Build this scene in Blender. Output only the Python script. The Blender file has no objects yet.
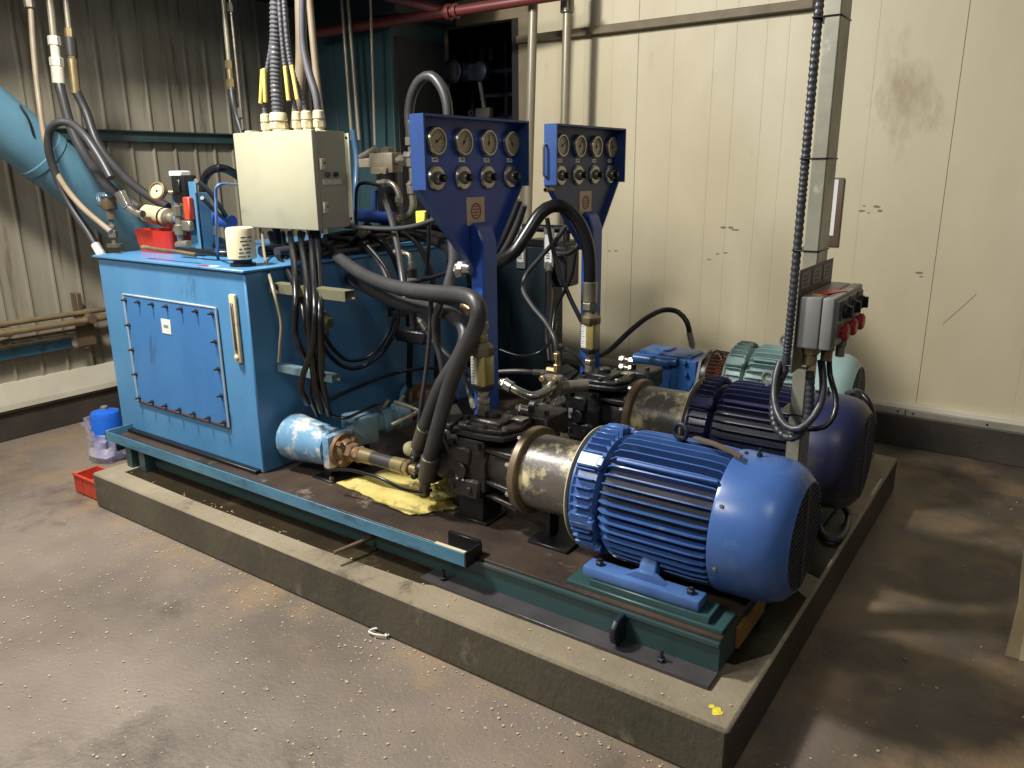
import bpy, bmesh, math, random
from mathutils import Vector, Matrix, Euler
random.seed(7)
PI = math.pi
S = bpy.context.scene
COL = S.collection

# ------------------------------------------------------------ camera, world, lamps, exposure
def set_camera():
    f_px = 775.65
    yaw, pitch, roll = math.radians(125.322), math.radians(-15.476), math.radians(-0.563)
    f = Vector((math.cos(yaw)*math.cos(pitch), math.sin(yaw)*math.cos(pitch), math.sin(pitch)))
    r = f.cross(Vector((0, 0, 1))).normalized(); u = r.cross(f)
    r2 = r*math.cos(roll) + u*math.sin(roll); u2 = -r*math.sin(roll) + u*math.cos(roll)
    cam = bpy.data.cameras.new('camera'); o = bpy.data.objects.new('camera', cam); COL.objects.link(o)
    M = Matrix((r2, u2, -f)).transposed().to_4x4(); M.translation = Vector((0, 0, 1.6))
    o.matrix_world = M
    cam.sensor_width = 36; cam.lens = f_px/1024*36; cam.clip_start = 0.02
    S.camera = o
set_camera()
w = bpy.data.worlds.new('world'); S.world = w; w.use_nodes = True
w.node_tree.nodes['Background'].inputs[0].default_value = (0.93, 0.95, 1.0, 1)
w.node_tree.nodes['Background'].inputs[1].default_value = 0.075
def area(name, loc, target, sx, sy, power, color=(1, 0.96, 0.88)):
    l = bpy.data.lights.new(name, 'AREA'); l.shape = 'RECTANGLE'; l.size = sx; l.size_y = sy
    l.energy = power; l.color = color
    o = bpy.data.objects.new(name, l); COL.objects.link(o); o.location = loc
    o.rotation_euler = (Vector(target)-Vector(loc)).to_track_quat('-Z', 'Y').to_euler()
area('ceiling_lamp_left', (-3.3, 0.9, 3.7), (-1.9, 2.8, 0.3), 0.4, 0.4, 172, (1, 0.97, 0.91))
area('ceiling_lamp_front', (-2.9, -1.3, 3.5), (-2.1, 2.4, 0.9), 1.0, 0.5, 66, (1, 0.97, 0.92))
area('ceiling_lamp_right', (0.5, 0.1, 3.4), (-2.0, 2.6, 0.6), 0.4, 0.4, 11, (1, 0.97, 0.92))
S.view_settings.view_transform = 'Standard'; S.view_settings.look = 'None'
S.view_settings.gamma = 1.0; S.view_settings.use_curve_mapping = False
S.view_settings.exposure = 0.45

# ------------------------------------------------------------ materials
def lin(c):
    return tuple(((v/255)/12.92 if v/255 <= 0.04045 else ((v/255+0.055)/1.055)**2.4) for v in c)+(1,)
MATS = {}
def mat(name, c1, c2=None, rough=0.5, metal=0.0, scale=6.0, spread=0.5, dirt=None, dirt_amt=0.0, dirt_scale=3.0,
        bump=0.0, bump_scale=40.0, stretch=(1, 1, 1), speck=None, speck_amt=0.5, speck_scale=60, coat=0.0, alpha=1.0, trans=0.0, rvar=0.1, zone=False):
    if name in MATS: return MATS[name]
    m = bpy.data.materials.new(name); m.use_nodes = True; nt = m.node_tree; N = nt.nodes; L = nt.links
    b = N['Principled BSDF']; b.inputs['Metallic'].default_value = metal; b.inputs['Roughness'].default_value = rough
    b.inputs['Coat Weight'].default_value = coat; b.inputs['Coat Roughness'].default_value = 0.15
    b.inputs['Alpha'].default_value = alpha; b.inputs['Transmission Weight'].default_value = trans
    tc = N.new('ShaderNodeTexCoord'); mp = N.new('ShaderNodeMapping'); L.new(tc.outputs['Object'], mp.inputs[0])
    mp.inputs['Scale'].default_value = stretch
    def noise(sc, det=5, ro=0.6):
        n = N.new('ShaderNodeTexNoise'); n.inputs['Scale'].default_value = sc; n.inputs['Detail'].default_value = det
        n.inputs['Roughness'].default_value = ro; L.new(mp.outputs[0], n.inputs['Vector']); return n
    def ramp(src, lo, hi):
        r = N.new('ShaderNodeMapRange'); r.inputs[1].default_value = lo; r.inputs[2].default_value = hi
        L.new(src, r.inputs[0]); return r.outputs[0]
    def mix(fac, a, bcol):
        x = N.new('ShaderNodeMix'); x.data_type = 'RGBA'; L.new(fac, x.inputs[0])
        for k, v in ((6, a), (7, bcol)):
            if isinstance(v, tuple): x.inputs[k].default_value = v
            else: L.new(v, x.inputs[k])
        return x.outputs[2]
    col = lin(c1)
    n1 = noise(scale)
    if c2: col = mix(ramp(n1.outputs[0], 0.5-spread/2, 0.5+spread/2), lin(c1), lin(c2))
    if dirt:
        n2 = noise(dirt_scale, 8, 0.7)
        t = 0.72-dirt_amt*0.45
        col = mix(ramp(n2.outputs[0], t, t+0.12), col, lin(dirt))
    if speck:
        vo = N.new('ShaderNodeTexVoronoi'); vo.inputs['Scale'].default_value = speck_scale; L.new(mp.outputs[0], vo.inputs['Vector'])
        sp_ = N.new('ShaderNodeSeparateColor'); L.new(vo.outputs['Color'], sp_.inputs[0])
        r1 = N.new('ShaderNodeMath'); r1.operation = 'POWER'; L.new(sp_.outputs[0], r1.inputs[0]); r1.inputs[1].default_value = 5
        r2 = N.new('ShaderNodeMath'); r2.operation = 'MULTIPLY'; L.new(r1.outputs[0], r2.inputs[0]); r2.inputs[1].default_value = 0.34*max(0.0, speck_amt)
        r3 = N.new('ShaderNodeMath'); r3.operation = 'LESS_THAN'; L.new(vo.outputs['Distance'], r3.inputs[0]); L.new(r2.outputs[0], r3.inputs[1])
        col = mix(r3.outputs[0], col, lin(speck))
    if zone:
        # oil stain with light falloff painted in, darkening the floor beyond the motor end of the plinth, and ochre dust along the plinth foot
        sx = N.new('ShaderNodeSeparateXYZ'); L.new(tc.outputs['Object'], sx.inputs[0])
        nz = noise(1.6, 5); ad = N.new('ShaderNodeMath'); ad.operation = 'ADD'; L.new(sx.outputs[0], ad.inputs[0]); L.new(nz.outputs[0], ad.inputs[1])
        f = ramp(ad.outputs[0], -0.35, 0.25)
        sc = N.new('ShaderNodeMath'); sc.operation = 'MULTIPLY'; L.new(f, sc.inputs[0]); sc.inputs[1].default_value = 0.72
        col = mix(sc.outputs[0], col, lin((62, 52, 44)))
        ny = noise(3.5, 6); ay = N.new('ShaderNodeMath'); ay.operation = 'MULTIPLY_ADD'; L.new(ny.outputs[0], ay.inputs[0]); ay.inputs[1].default_value = 0.5; L.new(sx.outputs[1], ay.inputs[2])
        g1 = ramp(ay.outputs[0], 1.62, 1.92); g2 = ramp(ny.outputs[0], 0.45, 0.62)
        mm = N.new('ShaderNodeMath'); mm.operation = 'MULTIPLY'; L.new(g1, mm.inputs[0]); L.new(g2, mm.inputs[1])
        m2 = N.new('ShaderNodeMath'); m2.operation = 'MULTIPLY'; L.new(mm.outputs[0], m2.inputs[0]); m2.inputs[1].default_value = 0.45
        col = mix(m2.outputs[0], col, lin((150, 126, 92)))
    if isinstance(col, tuple): b.inputs['Base Color'].default_value = col
    else: L.new(col, b.inputs['Base Color'])
    rr = N.new('ShaderNodeMapRange'); rr.inputs[3].default_value = max(0, rough-rvar); rr.inputs[4].default_value = min(1, rough+rvar)
    L.new(n1.outputs[0], rr.inputs[0]); L.new(rr.outputs[0], b.inputs['Roughness'])
    if bump:
        nb = noise(bump_scale, 4, 0.6); bp = N.new('ShaderNodeBump'); bp.inputs['Strength'].default_value = bump
        bp.inputs['Distance'].default_value = 0.01
        L.new(nb.outputs[0], bp.inputs['Height']); L.new(bp.outputs[0], b.inputs['Normal'])
    MATS[name] = m; return m

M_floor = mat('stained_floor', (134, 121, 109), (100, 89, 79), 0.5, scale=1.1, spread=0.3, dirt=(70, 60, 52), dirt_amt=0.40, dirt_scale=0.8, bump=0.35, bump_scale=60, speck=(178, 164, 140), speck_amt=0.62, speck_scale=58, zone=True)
M_conc = mat('plinth_concrete', (146, 134, 112), (120, 109, 90), 0.85, scale=3, spread=0.4, dirt=(76, 67, 52), dirt_amt=0.36, dirt_scale=3.2, bump=0.35, bump_scale=45)
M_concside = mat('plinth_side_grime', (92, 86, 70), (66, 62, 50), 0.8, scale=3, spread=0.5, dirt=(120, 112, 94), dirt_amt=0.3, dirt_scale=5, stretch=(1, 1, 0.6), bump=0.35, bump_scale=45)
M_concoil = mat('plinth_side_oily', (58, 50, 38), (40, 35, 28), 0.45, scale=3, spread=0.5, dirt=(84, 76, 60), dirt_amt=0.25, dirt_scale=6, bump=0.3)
M_oil = mat('oily_concrete', (56, 47, 31), (36, 31, 23), 0.3, scale=4, dirt=(76, 66, 48), dirt_amt=0.3, bump=0.2)
M_kerb = mat('kerb_concrete', (66, 58, 50), (48, 42, 37), 0.7, scale=4, spread=0.4, dirt=(92, 84, 74), dirt_amt=0.2, bump=0.3)
M_kerbtop = mat('kerb_edge', (118, 106, 88), (92, 82, 68), 0.8, scale=5, bump=0.3)
M_wallR = mat('cream_wall_panel', (200, 190, 161), (180, 168, 138), 0.5, scale=1.5, spread=0.5, dirt=(158, 144, 114), dirt_amt=0.3, dirt_scale=1.6, stretch=(1, 1, 0.45), speck=(96, 84, 66), speck_amt=0.12, speck_scale=7)
M_seam = mat('panel_seam', (120, 108, 84), (90, 80, 62), 0.8)
M_wallL = mat('ribbed_wall_sheet', (158, 151, 134), (130, 122, 106), 0.42, scale=2.2, spread=0.4, dirt=(94, 80, 60), dirt_amt=0.34, dirt_scale=3.0, stretch=(1, 3, 0.25), bump=0.05)
M_flash = mat('wall_flashing', (214, 208, 190), (188, 180, 158), 0.45, scale=3)
M_rail = mat('galvanised_rail', (176, 172, 160), (140, 134, 122), 0.45, metal=0.4, scale=5)
M_beige = mat('beige_beam', (118, 104, 78), (96, 84, 62), 0.6)
M_sky = mat('tank_blue_paint', (88, 144, 186), (66, 120, 166), 0.32, scale=2.4, spread=0.5, dirt=(50, 88, 118), dirt_amt=0.26, dirt_scale=6, stretch=(1, 1, 0.35), bump=0.06, bump_scale=25)
M_cover = mat('cover_blue_paint', (70, 128, 182), (56, 108, 164), 0.34, scale=3, spread=0.5, dirt=(44, 76, 110), dirt_amt=0.22, dirt_scale=9, stretch=(1, 1, 0.35), bump=0.06, bump_scale=25)
M_skyedge = mat('tray_blue_paint', (88, 140, 164), (52, 96, 120), 0.38, scale=6, dirt=(40, 50, 54), dirt_amt=0.4, dirt_scale=9, stretch=(0.4, 1, 1))
M_skyclean = mat('pale_blue_paint', (108, 150, 178), (82, 126, 158), 0.38, scale=7, dirt=(214, 204, 190), dirt_amt=0.56, dirt_scale=8.0)
M_bottleblue = mat('bottle_blue', (38, 104, 208), (30, 88, 190), 0.3)
M_teal = mat('base_teal_paint', (52, 82, 82), (38, 62, 64), 0.4, scale=4, dirt=(64, 64, 58), dirt_amt=0.36, dirt_scale=5, stretch=(0.4, 1, 1))
M_tealduct = mat('duct_teal_paint', (96, 138, 156), (74, 114, 134), 0.38, scale=2.5, dirt=(66, 86, 92), dirt_amt=0.34, dirt_scale=4)
M_tealdark = mat('cabinet_teal', (46, 74, 78), (32, 56, 62), 0.5, scale=3, stretch=(1, 1, 0.3))
M_foot = mat('grimy_flange', (88, 84, 84), (60, 60, 62), 0.3, metal=0.3, scale=5)
M_deck = mat('oily_deck_plate', (78, 64, 54), (44, 37, 33), 0.42, scale=3.0, spread=0.35, dirt=(138, 124, 110), dirt_amt=0.33, dirt_scale=4.5, bump=0.3, bump_scale=30)
M_motor = mat('motor_blue_paint', (70, 106, 166), (52, 84, 142), 0.3, scale=5, dirt=(104, 122, 152), dirt_amt=0.3, dirt_scale=7, rvar=0.1)
M_motorfoot = mat('motor_foot_blue', (80, 116, 170), (60, 90, 144), 0.4, scale=8)
M_navy = mat('motor_navy_paint', (34, 40, 84), (32, 33, 42), 0.36, scale=4, dirt=(64, 60, 60), dirt_amt=0.4, dirt_scale=3)
M_navyblack = mat('dusty_navy', (34, 36, 60), (46, 45, 50), 0.42, scale=3.0, spread=0.5)
M_aqua = mat('motor_aqua_paint', (150, 176, 172), (126, 154, 152), 0.35, scale=5, dirt=(166, 172, 156), dirt_amt=0.25)
M_grille = mat('dark_grille', (26, 34, 52), (16, 20, 30), 0.5)
M_black = mat('black_void', (12, 12, 13), None, 0.7)
M_panel = mat('panel_blue_paint', (52, 82, 168), (40, 66, 142), 0.34, scale=3, dirt=(66, 82, 116), dirt_amt=0.2, dirt_scale=4)
M_flangeblue = mat('panel_rim_paint', (50, 80, 138), (40, 66, 120), 0.36, scale=5)
M_panelgrey = mat('panel_slate_blue', (60, 70, 108), (46, 58, 104), 0.4, scale=2.5)
M_royal = mat('post_royal_blue', (44, 84, 166), (34, 66, 140), 0.32, scale=4, dirt=(50, 62, 90), dirt_amt=0.2)
M_pumpblue = mat('pump_bright_blue', (52, 104, 166), (40, 82, 140), 0.32, scale=7, dirt=(26, 40, 62), dirt_amt=0.3, dirt_scale=9)
M_cast = mat('oily_black_casting', (52, 46, 42), (30, 27, 26), 0.36, scale=9, dirt=(88, 76, 66), dirt_amt=0.3, dirt_scale=8, bump=0.35, bump_scale=90, rvar=0.15)
M_castb = mat('black_casting', (34, 34, 37), (22, 22, 24), 0.36, scale=9, dirt=(70, 64, 58), dirt_amt=0.15, dirt_scale=8, bump=0.3, bump_scale=90)
M_bell = mat('peeling_bell_paint', (98, 92, 84), (70, 64, 60), 0.36, scale=5, dirt=(206, 194, 152), dirt_amt=0.5, dirt_scale=7, bump=0.15)
M_bellring = mat('worn_ring_steel', (124, 106, 80), (88, 74, 58), 0.42, metal=0.25, scale=8)
M_cream = mat('cream_paint', (206, 196, 160), (184, 170, 132), 0.5, scale=8, dirt=(120, 100, 74), dirt_amt=0.2, dirt_scale=8)
M_box = mat('box_grey_enamel', (172, 168, 144), (156, 152, 128), 0.42, scale=3, dirt=(136, 128, 102), dirt_amt=0.2, dirt_scale=4)
M_boxside = mat('box_flange_enamel', (204, 200, 176), (186, 180, 150), 0.45, scale=5)
M_hose = mat('grey_rubber_hose', (62, 61, 62), (44, 43, 44), 0.42, scale=7, spread=0.5, dirt=(86, 80, 72), dirt_amt=0.2, dirt_scale=10)
M_hoseblk = mat('black_rubber_hose', (26, 26, 29), (18, 18, 20), 0.3, scale=7)
M_conduit = mat('grey_conduit', (92, 92, 96), (72, 72, 76), 0.42, scale=7)
M_conddark = mat('dark_conduit', (60, 62, 68), (44, 46, 52), 0.4, scale=7)
M_tan = mat('tan_cable', (146, 132, 110), (116, 102, 82), 0.5)
M_yell = mat('yellow_sleeve', (226, 204, 110), (210, 188, 96), 0.5)
M_gland = mat('gland_cream_plastic', (214, 202, 164), (190, 178, 140), 0.5, scale=12)
M_chrome = mat('bright_steel', (196, 192, 184), (160, 156, 148), 0.22, metal=0.85, scale=9)
M_brass = mat('brass_fitting', (174, 156, 118), (128, 112, 80), 0.32, metal=0.6, scale=14)
M_zinc = mat('zinc_fitting', (164, 158, 142), (118, 112, 98), 0.33, metal=0.6, scale=14)
M_copper = mat('rusty_flange', (150, 118, 88), (104, 84, 64), 0.42, metal=0.4, scale=12)
M_white = mat('white_label', (226, 226, 222), (212, 212, 206), 0.5)
M_grey = mat('plain_grey', (120, 120, 118), (104, 104, 102), 0.5)
M_dark = mat('dark_plastic', (24, 24, 26), (16, 16, 18), 0.4)
M_ink = mat('ink', (70, 66, 62), None, 0.6)
M_red = mat('red_plastic', (206, 48, 26), (186, 38, 20), 0.35)
M_redcrate = mat('dusty_red_plastic', (198, 70, 44), (168, 52, 34), 0.5, scale=12)
M_redpipe = mat('red_pipe_paint', (112, 46, 42), (88, 36, 34), 0.45, scale=5)
M_redbtn = mat('red_button', (170, 42, 34), (140, 32, 28), 0.4)
M_ivory = mat('ivory_pipe', (172, 164, 144), (128, 120, 100), 0.33, metal=0.3, scale=3, stretch=(1, 1, 0.3))
M_galv = mat('galvanised_post', (166, 164, 148), (136, 134, 118), 0.38, metal=0.35, scale=6, spread=0.3, dirt=(196, 196, 184), dirt_amt=0.25, dirt_scale=9)
M_ctrl = mat('control_box_grey', (132, 133, 130), (112, 113, 110), 0.4, scale=6, dirt=(90, 88, 82), dirt_amt=0.2)
M_ctrldk = mat('nameplate_dark', (84, 80, 70), (70, 66, 58), 0.5)
M_pad = mat('yellow_absorbent_pad', (206, 192, 120), (176, 158, 80), 0.6, scale=9, dirt=(96, 82, 40), dirt_amt=0.42, dirt_scale=6, bump=0.8, bump_scale=22)
M_glassy = mat('sight_glass_yellow', (178, 164, 98), (120, 108, 60), 0.15, scale=22, coat=0.8, stretch=(1, 1, 0.1))
M_gaugeface = mat('gauge_face', (168, 156, 122), (140, 128, 98), 0.3, coat=0.6)
M_orange = mat('orange_coupling', (206, 92, 44), (176, 70, 34), 0.5)
M_rust = mat('rusty_mesh', (92, 56, 40), (66, 42, 32), 0.6)
M_wood = mat('plank_wood', (176, 156, 124), (148, 128, 98), 0.7, scale=5, stretch=(1, 0.2, 1))
M_film = mat('crumpled_film', (214, 200, 214), (190, 190, 196), 0.25, alpha=0.55, bump=0.6, bump_scale=30)
M_foil = mat('foil_wrap', (150, 176, 196), (110, 134, 156), 0.2, metal=0.7, bump=0.8, bump_scale=60)
M_goldbeam = mat('ochre_paint', (150, 116, 54), (110, 84, 44), 0.6)
M_debris = mat('pale_debris', (196, 180, 146), (160, 144, 112), 0.8)
M_hi = mat('lime_tape', (208, 214, 90), (190, 196, 70), 0.5)
M_emblem = mat('emblem_plate', (206, 176, 148), (184, 152, 126), 0.4)
M_emblemred = mat('emblem_red', (130, 44, 40), None, 0.5)
M_gauge_rim = M_chrome
M_fincore = mat('dark_fin_core', (38, 46, 66), (24, 28, 38), 0.5, scale=8)
M_paleteal = mat('pale_teal_valve', (112, 140, 154), (84, 112, 128), 0.4, scale=8, dirt=(60, 74, 80), dirt_amt=0.3, dirt_scale=9)

# ------------------------------------------------------------ mesh helpers
OFF = {}
def tag(o, label=None, cat=None, group=None, kind=None):
    if label: o['label'] = label
    if cat: o['category'] = cat
    if group: o['group'] = group
    if kind: o['kind'] = kind
    return o
def thing(name, label, cat, loc, group=None, kind=None):
    o = bpy.data.objects.new(name, None); COL.objects.link(o); o.location = loc; o.empty_display_size = 0.05
    OFF[o] = Vector(loc)
    return tag(o, label, cat, group, kind)
def frame_of(d, up=Vector((0, 0, 1))):
    d = Vector(d).normalized()
    if abs(d.dot(up)) > 0.98: up = Vector((0, 1, 0))
    a = up.cross(d).normalized(); b = d.cross(a)
    return a, b, d
class MB:
    def __init__(s): s.bm = bmesh.new(); s.mats = []
    def _m(s, faces, mt):
        if mt is None: return
        if mt not in s.mats: s.mats.append(mt)
        i = s.mats.index(mt)
        for f in faces: f.material_index = i+1
    def box(s, c, size, rot=None, bev=0.0, mt=None, seg=1):
        t = bmesh.new(); bmesh.ops.create_cube(t, size=1)
        bmesh.ops.scale(t, vec=size, verts=t.verts)
        if bev > 0:
            bmesh.ops.bevel(t, geom=list(t.edges), offset=min(bev, min(size)*0.45), segments=seg, affect='EDGES', profile=0.5)
        R = Euler(rot).to_matrix() if rot is not None else Matrix.Identity(3)
        return s._join(t, R.to_4x4(), Vector(c), mt)
    def _join(s, t, R, c, mt):
        vm = {}
        for v in t.verts: vm[v] = s.bm.verts.new((R @ v.co)+c)
        fs = []
        for f in t.faces:
            try: nf = s.bm.faces.new([vm[v] for v in f.verts]); fs.append(nf)
            except ValueError: pass
        t.free(); s._m(fs, mt); return s
    def bb(s, lo, hi, bev=0.0, mt=None, seg=1):
        lo = Vector(lo); hi = Vector(hi)
        return s.box((lo+hi)/2, tuple(abs(v) for v in (hi-lo)), None, bev, mt, seg)
    def lathe(s, o, d, prof, seg=24, mt=None, cap=True, flat=0):
        a, b, d = frame_of(d); o = Vector(o); rings = []; fs = []
        for (t, r) in prof:
            rings.append([s.bm.verts.new(o+d*t+(a*math.cos(2*PI*k/seg+flat)+b*math.sin(2*PI*k/seg+flat))*max(r, 1e-4)) for k in range(seg)])
        for p, q in zip(rings, rings[1:]):
            for k in range(seg): fs.append(s.bm.faces.new((p[k], p[(k+1) % seg], q[(k+1) % seg], q[k])))
        if cap: fs.append(s.bm.faces.new(rings[0][::-1])); fs.append(s.bm.faces.new(rings[-1]))
        s._m(fs, mt); return s
    def cyl(s, p0, p1, r, r1=None, seg=16, mt=None, ch=0.0):
        p0 = Vector(p0); p1 = Vector(p1); L = (p1-p0).length; r1 = r if r1 is None else r1
        pr = [(0, r-ch), (ch, r), (L-ch, r1), (L, r1-ch)] if ch else [(0, r), (L, r1)]
        return s.lathe(p0, p1-p0, pr, seg, mt)
    def hexn(s, p0, p1, r, mt=None): return s.cyl(p0, p1, r, seg=6, mt=mt, ch=r*0.12)
    def ring(s, o, d, R, r, seg=28, sub=8, mt=None):
        a, b, d = frame_of(d); o = Vector(o)
        pts = [o+(a*math.cos(2*PI*k/seg)+b*math.sin(2*PI*k/seg))*R for k in range(seg)]
        return s.tube(pts, r, sub, mt, closed=True)
    def tube(s, pts, r, seg=10, mt=None, closed=False, rf=None):
        pts = [Vector(p) for p in pts]; n = len(pts); rings = []; fs = []
        tans = []
        for i in range(n):
            if closed: t = pts[(i+1) % n]-pts[i-1]
            else: t = pts[min(i+1, n-1)]-pts[max(i-1, 0)]
            tans.append(t.normalized() if t.length > 1e-9 else Vector((0, 0, 1)))
        a, b, _ = frame_of(tans[0])
        for i in range(n):
            t = tans[i]; a = (a-t*a.dot(t)); a = a.normalized() if a.length > 1e-6 else frame_of(t)[0]; b = t.cross(a)
            rr = rf(i) if rf else r
            rings.append([s.bm.verts.new(pts[i]+(a*math.cos(2*PI*k/seg)+b*math.sin(2*PI*k/seg))*rr) for k in range(seg)])
        pairs = list(zip(rings, rings[1:]))
        if closed: pairs.append((rings[-1], rings[0]))
        for p, q in pairs:
            for k in range(seg): fs.append(s.bm.faces.new((p[k], p[(k+1) % seg], q[(k+1) % seg], q[k])))
        if not closed: fs.append(s.bm.faces.new(rings[0][::-1])); fs.append(s.bm.faces.new(rings[-1]))
        s._m(fs, mt); return s
    def prism(s, poly, vec, mt=None, bev=0.0):
        t = bmesh.new()
        v = [t.verts.new(p) for p in poly]; f = t.faces.new(v)
        r = bmesh.ops.extrude_face_region(t, geom=[f])
        bmesh.ops.translate(t, vec=vec, verts=[g for g in r['geom'] if isinstance(g, bmesh.types.BMVert)])
        if bev: bmesh.ops.bevel(t, geom=list(t.edges), offset=bev, segments=1, affect='EDGES')
        return s._join(t, Matrix.Identity(4), Vector((0, 0, 0)), mt)
    def quad(s, pts, mt=None):
        f = s.bm.faces.new([s.bm.verts.new(p) for p in pts]); s._m([f], mt); return s
    def sphere(s, c, r, mt=None, sc=(1, 1, 1), sub=12):
        t = bmesh.new(); bmesh.ops.create_uvsphere(t, u_segments=sub, v_segments=max(6, sub//2+2), radius=r)
        bmesh.ops.scale(t, vec=sc, verts=t.verts)
        return s._join(t, Matrix.Identity(4), Vector(c), mt)
    def build(s, name, m, parent=None, world=True, smooth=True, origin=None):
        me = bpy.data.meshes.new(name)
        bmesh.ops.recalc_face_normals(s.bm, faces=list(s.bm.faces))
        off = Vector((0, 0, 0))
        if parent is not None and world: off = OFF.get(parent, Vector((0, 0, 0)))
        if parent is None and origin is not None: off = Vector(origin)
        if off.length: bmesh.ops.translate(s.bm, vec=-off, verts=s.bm.verts)
        if smooth:
            for f in s.bm.faces: f.smooth = True
            for e in s.bm.edges:
                if len(e.link_faces) == 2 and e.calc_face_angle(0) > math.radians(38): e.smooth = False
        s.bm.to_mesh(me); s.bm.free(); me.materials.append(m)
        for x in s.mats: me.materials.append(x)
        o = bpy.data.objects.new(name, me); COL.objects.link(o)
        if parent is not None: o.parent = parent; OFF[o] = off
        elif origin is not None: o.location = off; OFF[o] = off
        return o
def spline(pts, step=0.02):
    P = [Vector(p) for p in pts]
    if len(P) < 3: 
        n = max(2, int((P[1]-P[0]).length/step)); return [P[0].lerp(P[1], i/n) for i in range(n+1)]
    Q = [P[0]*2-P[1]]+P+[P[-1]*2-P[-2]]; out = []
    for i in range(1, len(Q)-2):
        p0, p1, p2, p3 = Q[i-1:i+3]; n = max(2, int((p2-p1).length/step))
        for k in range(n):
            t = k/n
            out.append(0.5*((2*p1)+(p2-p0)*t+(2*p0-5*p1+4*p2-p3)*t*t+(3*p1-p0-3*p2+p3)*t**3))
    out.append(P[-1]); return out
def ferrule(root, p, d, r, L=0.05, m=None, name='hose_fitting', hexr=1.25):
    m = m or M_zinc; p = Vector(p); d = Vector(d).normalized()
    b = MB(); b.cyl(p-d*L*0.2, p+d*L*0.55, r*1.18, seg=14, ch=0.002); b.hexn(p+d*L*0.55, p+d*L*0.85, r*hexr); b.cyl(p+d*L*0.85, p+d*L*1.05, r*0.8, seg=12)
    return b.build(name, m, root)
def hose(name, pts, r, m, label, cat='hose', group=None, step=0.025, seg=10, ends=(0, 0), fm=None, ribs=0, L=0.05):
    sp = spline(pts, 0.0045 if ribs else step)
    b = MB()
    if ribs: b.tube(sp, r, 12, rf=lambda i: r*(1.0 if (i//2) % 2 else 0.86))
    else: b.tube(sp, r, seg)
    o = b.build(name, m, None, origin=sp[0]); tag(o, label, cat, group)
    if ends[0]: ferrule(o, sp[0], sp[0]-sp[2], r, L, fm)
    if ends[1]: ferrule(o, sp[-1], sp[-1]-sp[-3], r, L, fm)
    return o
def copy_tree(o, parent=None):
    c = o.copy(); COL.objects.link(c)
    if parent is not None: c.parent = parent
    for ch in list(o.children): copy_tree(ch, c)
    return c
def struct(o): o['kind'] = 'structure'; return o

# ------------------------------------------------------------ the setting
XL, YR = -5.22, 4.89
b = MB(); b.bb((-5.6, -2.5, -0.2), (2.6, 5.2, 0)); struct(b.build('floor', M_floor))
def ribbed_wall():
    b = MB(); prof = []
    y = -1.2
    while y < 4.95:
        prof += [(XL, y), (XL, y+0.055), (XL+0.017, y+0.060), (XL+0.017, y+0.070), (XL, y+0.078)]
        y += 0.158
    vs = []
    for (x, yy) in prof: vs.append((b.bm.verts.new((x, yy, 0.2)), b.bm.verts.new((x, yy, 4.1))))
    for p, q in zip(vs, vs[1:]): b.bm.faces.new((p[0], q[0], q[1], p[1]))
    b.bb((XL-0.12, -1.2, 0), (XL-0.03, 4.95, 4.1))
    return struct(b.build('wall_left', M_wallL, smooth=False))
ribbed_wall()
def panel_wall():
    b = MB(); xs = [-5.3, -4.55]
    x = -3.3; b.bb((-5.4, YR+0.0, 0), (2.6, YR+0.12, 0.24))
    edges = [-5.4, -4.12]
    # wall with the opening x -4.12..-3.36, z 1.2..2.64
    b.bb((-5.4, YR, 0.24), (-4.12, YR+0.12, 4.1)); b.bb((-4.12, YR, 0.24), (-3.36, YR+0.12, 1.5)); b.bb((-4.12, YR, 2.64), (-3.36, YR+0.12, 4.1))
    seams = [-3.36, -2.84, -2.63, -2.44, -2.19, -1.93, -1.79, -1.61, -1.48, -1.0, -0.578, -0.1, 0.44, 0.88, 1.32, 1.76, 2.2, 2.6]
    strong = (-2.44, -0.578, 1.32)
    for p, q in zip(seams, seams[1:]): b.bb((p+(0.001 if p in strong else 0), YR, 0.245), (q-(0.001 if q in strong else 0), YR+0.12, 4.1), 0.0014)
    return struct(b.build('wall_right', M_wallR, smooth=False))
panel_wall()
b = MB(); b.bb((-5.4, YR-0.05, 0), (2.6, YR+0.1, 0.185), 0.004); b.bb((-5.4, YR-0.05, 0.183), (2.6, YR+0.02, 0.196), 0.003, M_kerbtop); struct(b.build('baseboard_right', M_kerb))
b = MB(); b.bb((XL-0.1, -1.2, 0), (XL+0.02, 4.9, 0.17), 0.004); b.bb((XL-0.1, -1.2, 0.17), (XL+0.022, 4.9, 0.195), 0.006, M_kerbtop); struct(b.build('baseboard_left', M_kerb))
b = MB()
b.prism([(XL+0.001, -1.2, 0.36), (XL+0.026, -1.2, 0.36), (XL+0.05, -1.2, 0.23), (XL+0.05, -1.2, 0.197), (XL+0.001, -1.2, 0.197)], (0, 6.08, 0))
struct(b.build('trim_1', M_flash, smooth=False))
# rail along the foot of the right wall: channel pieces
b = MB(); jx = [-3.2, -2.3, -1.5, -0.62, 0.2, 1.1, 2.0]
b.bb((-3.3, YR-0.045, 0.232), (2.6, YR+0.01, 0.262), 0.002, M_flash)
for p, q in zip(jx, jx[1:]):
    b.bb((p+0.002, YR-0.055, 0.195), (q-0.002, YR-0.0, 0.232), 0.002)
    for e in (p+0.04, q-0.04, (p+q)/2): b.cyl((e, YR-0.059, 0.214), (e, YR-0.05, 0.214), 0.006, seg=8, mt=M_dark)
struct(b.build('trim_3', M_rail))
b = MB(); b.bb((-3.36, YR-0.06, 2.45), (-1.345, YR, 2.5), 0.003); struct(b.build('trim_4', M_beige))
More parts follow.
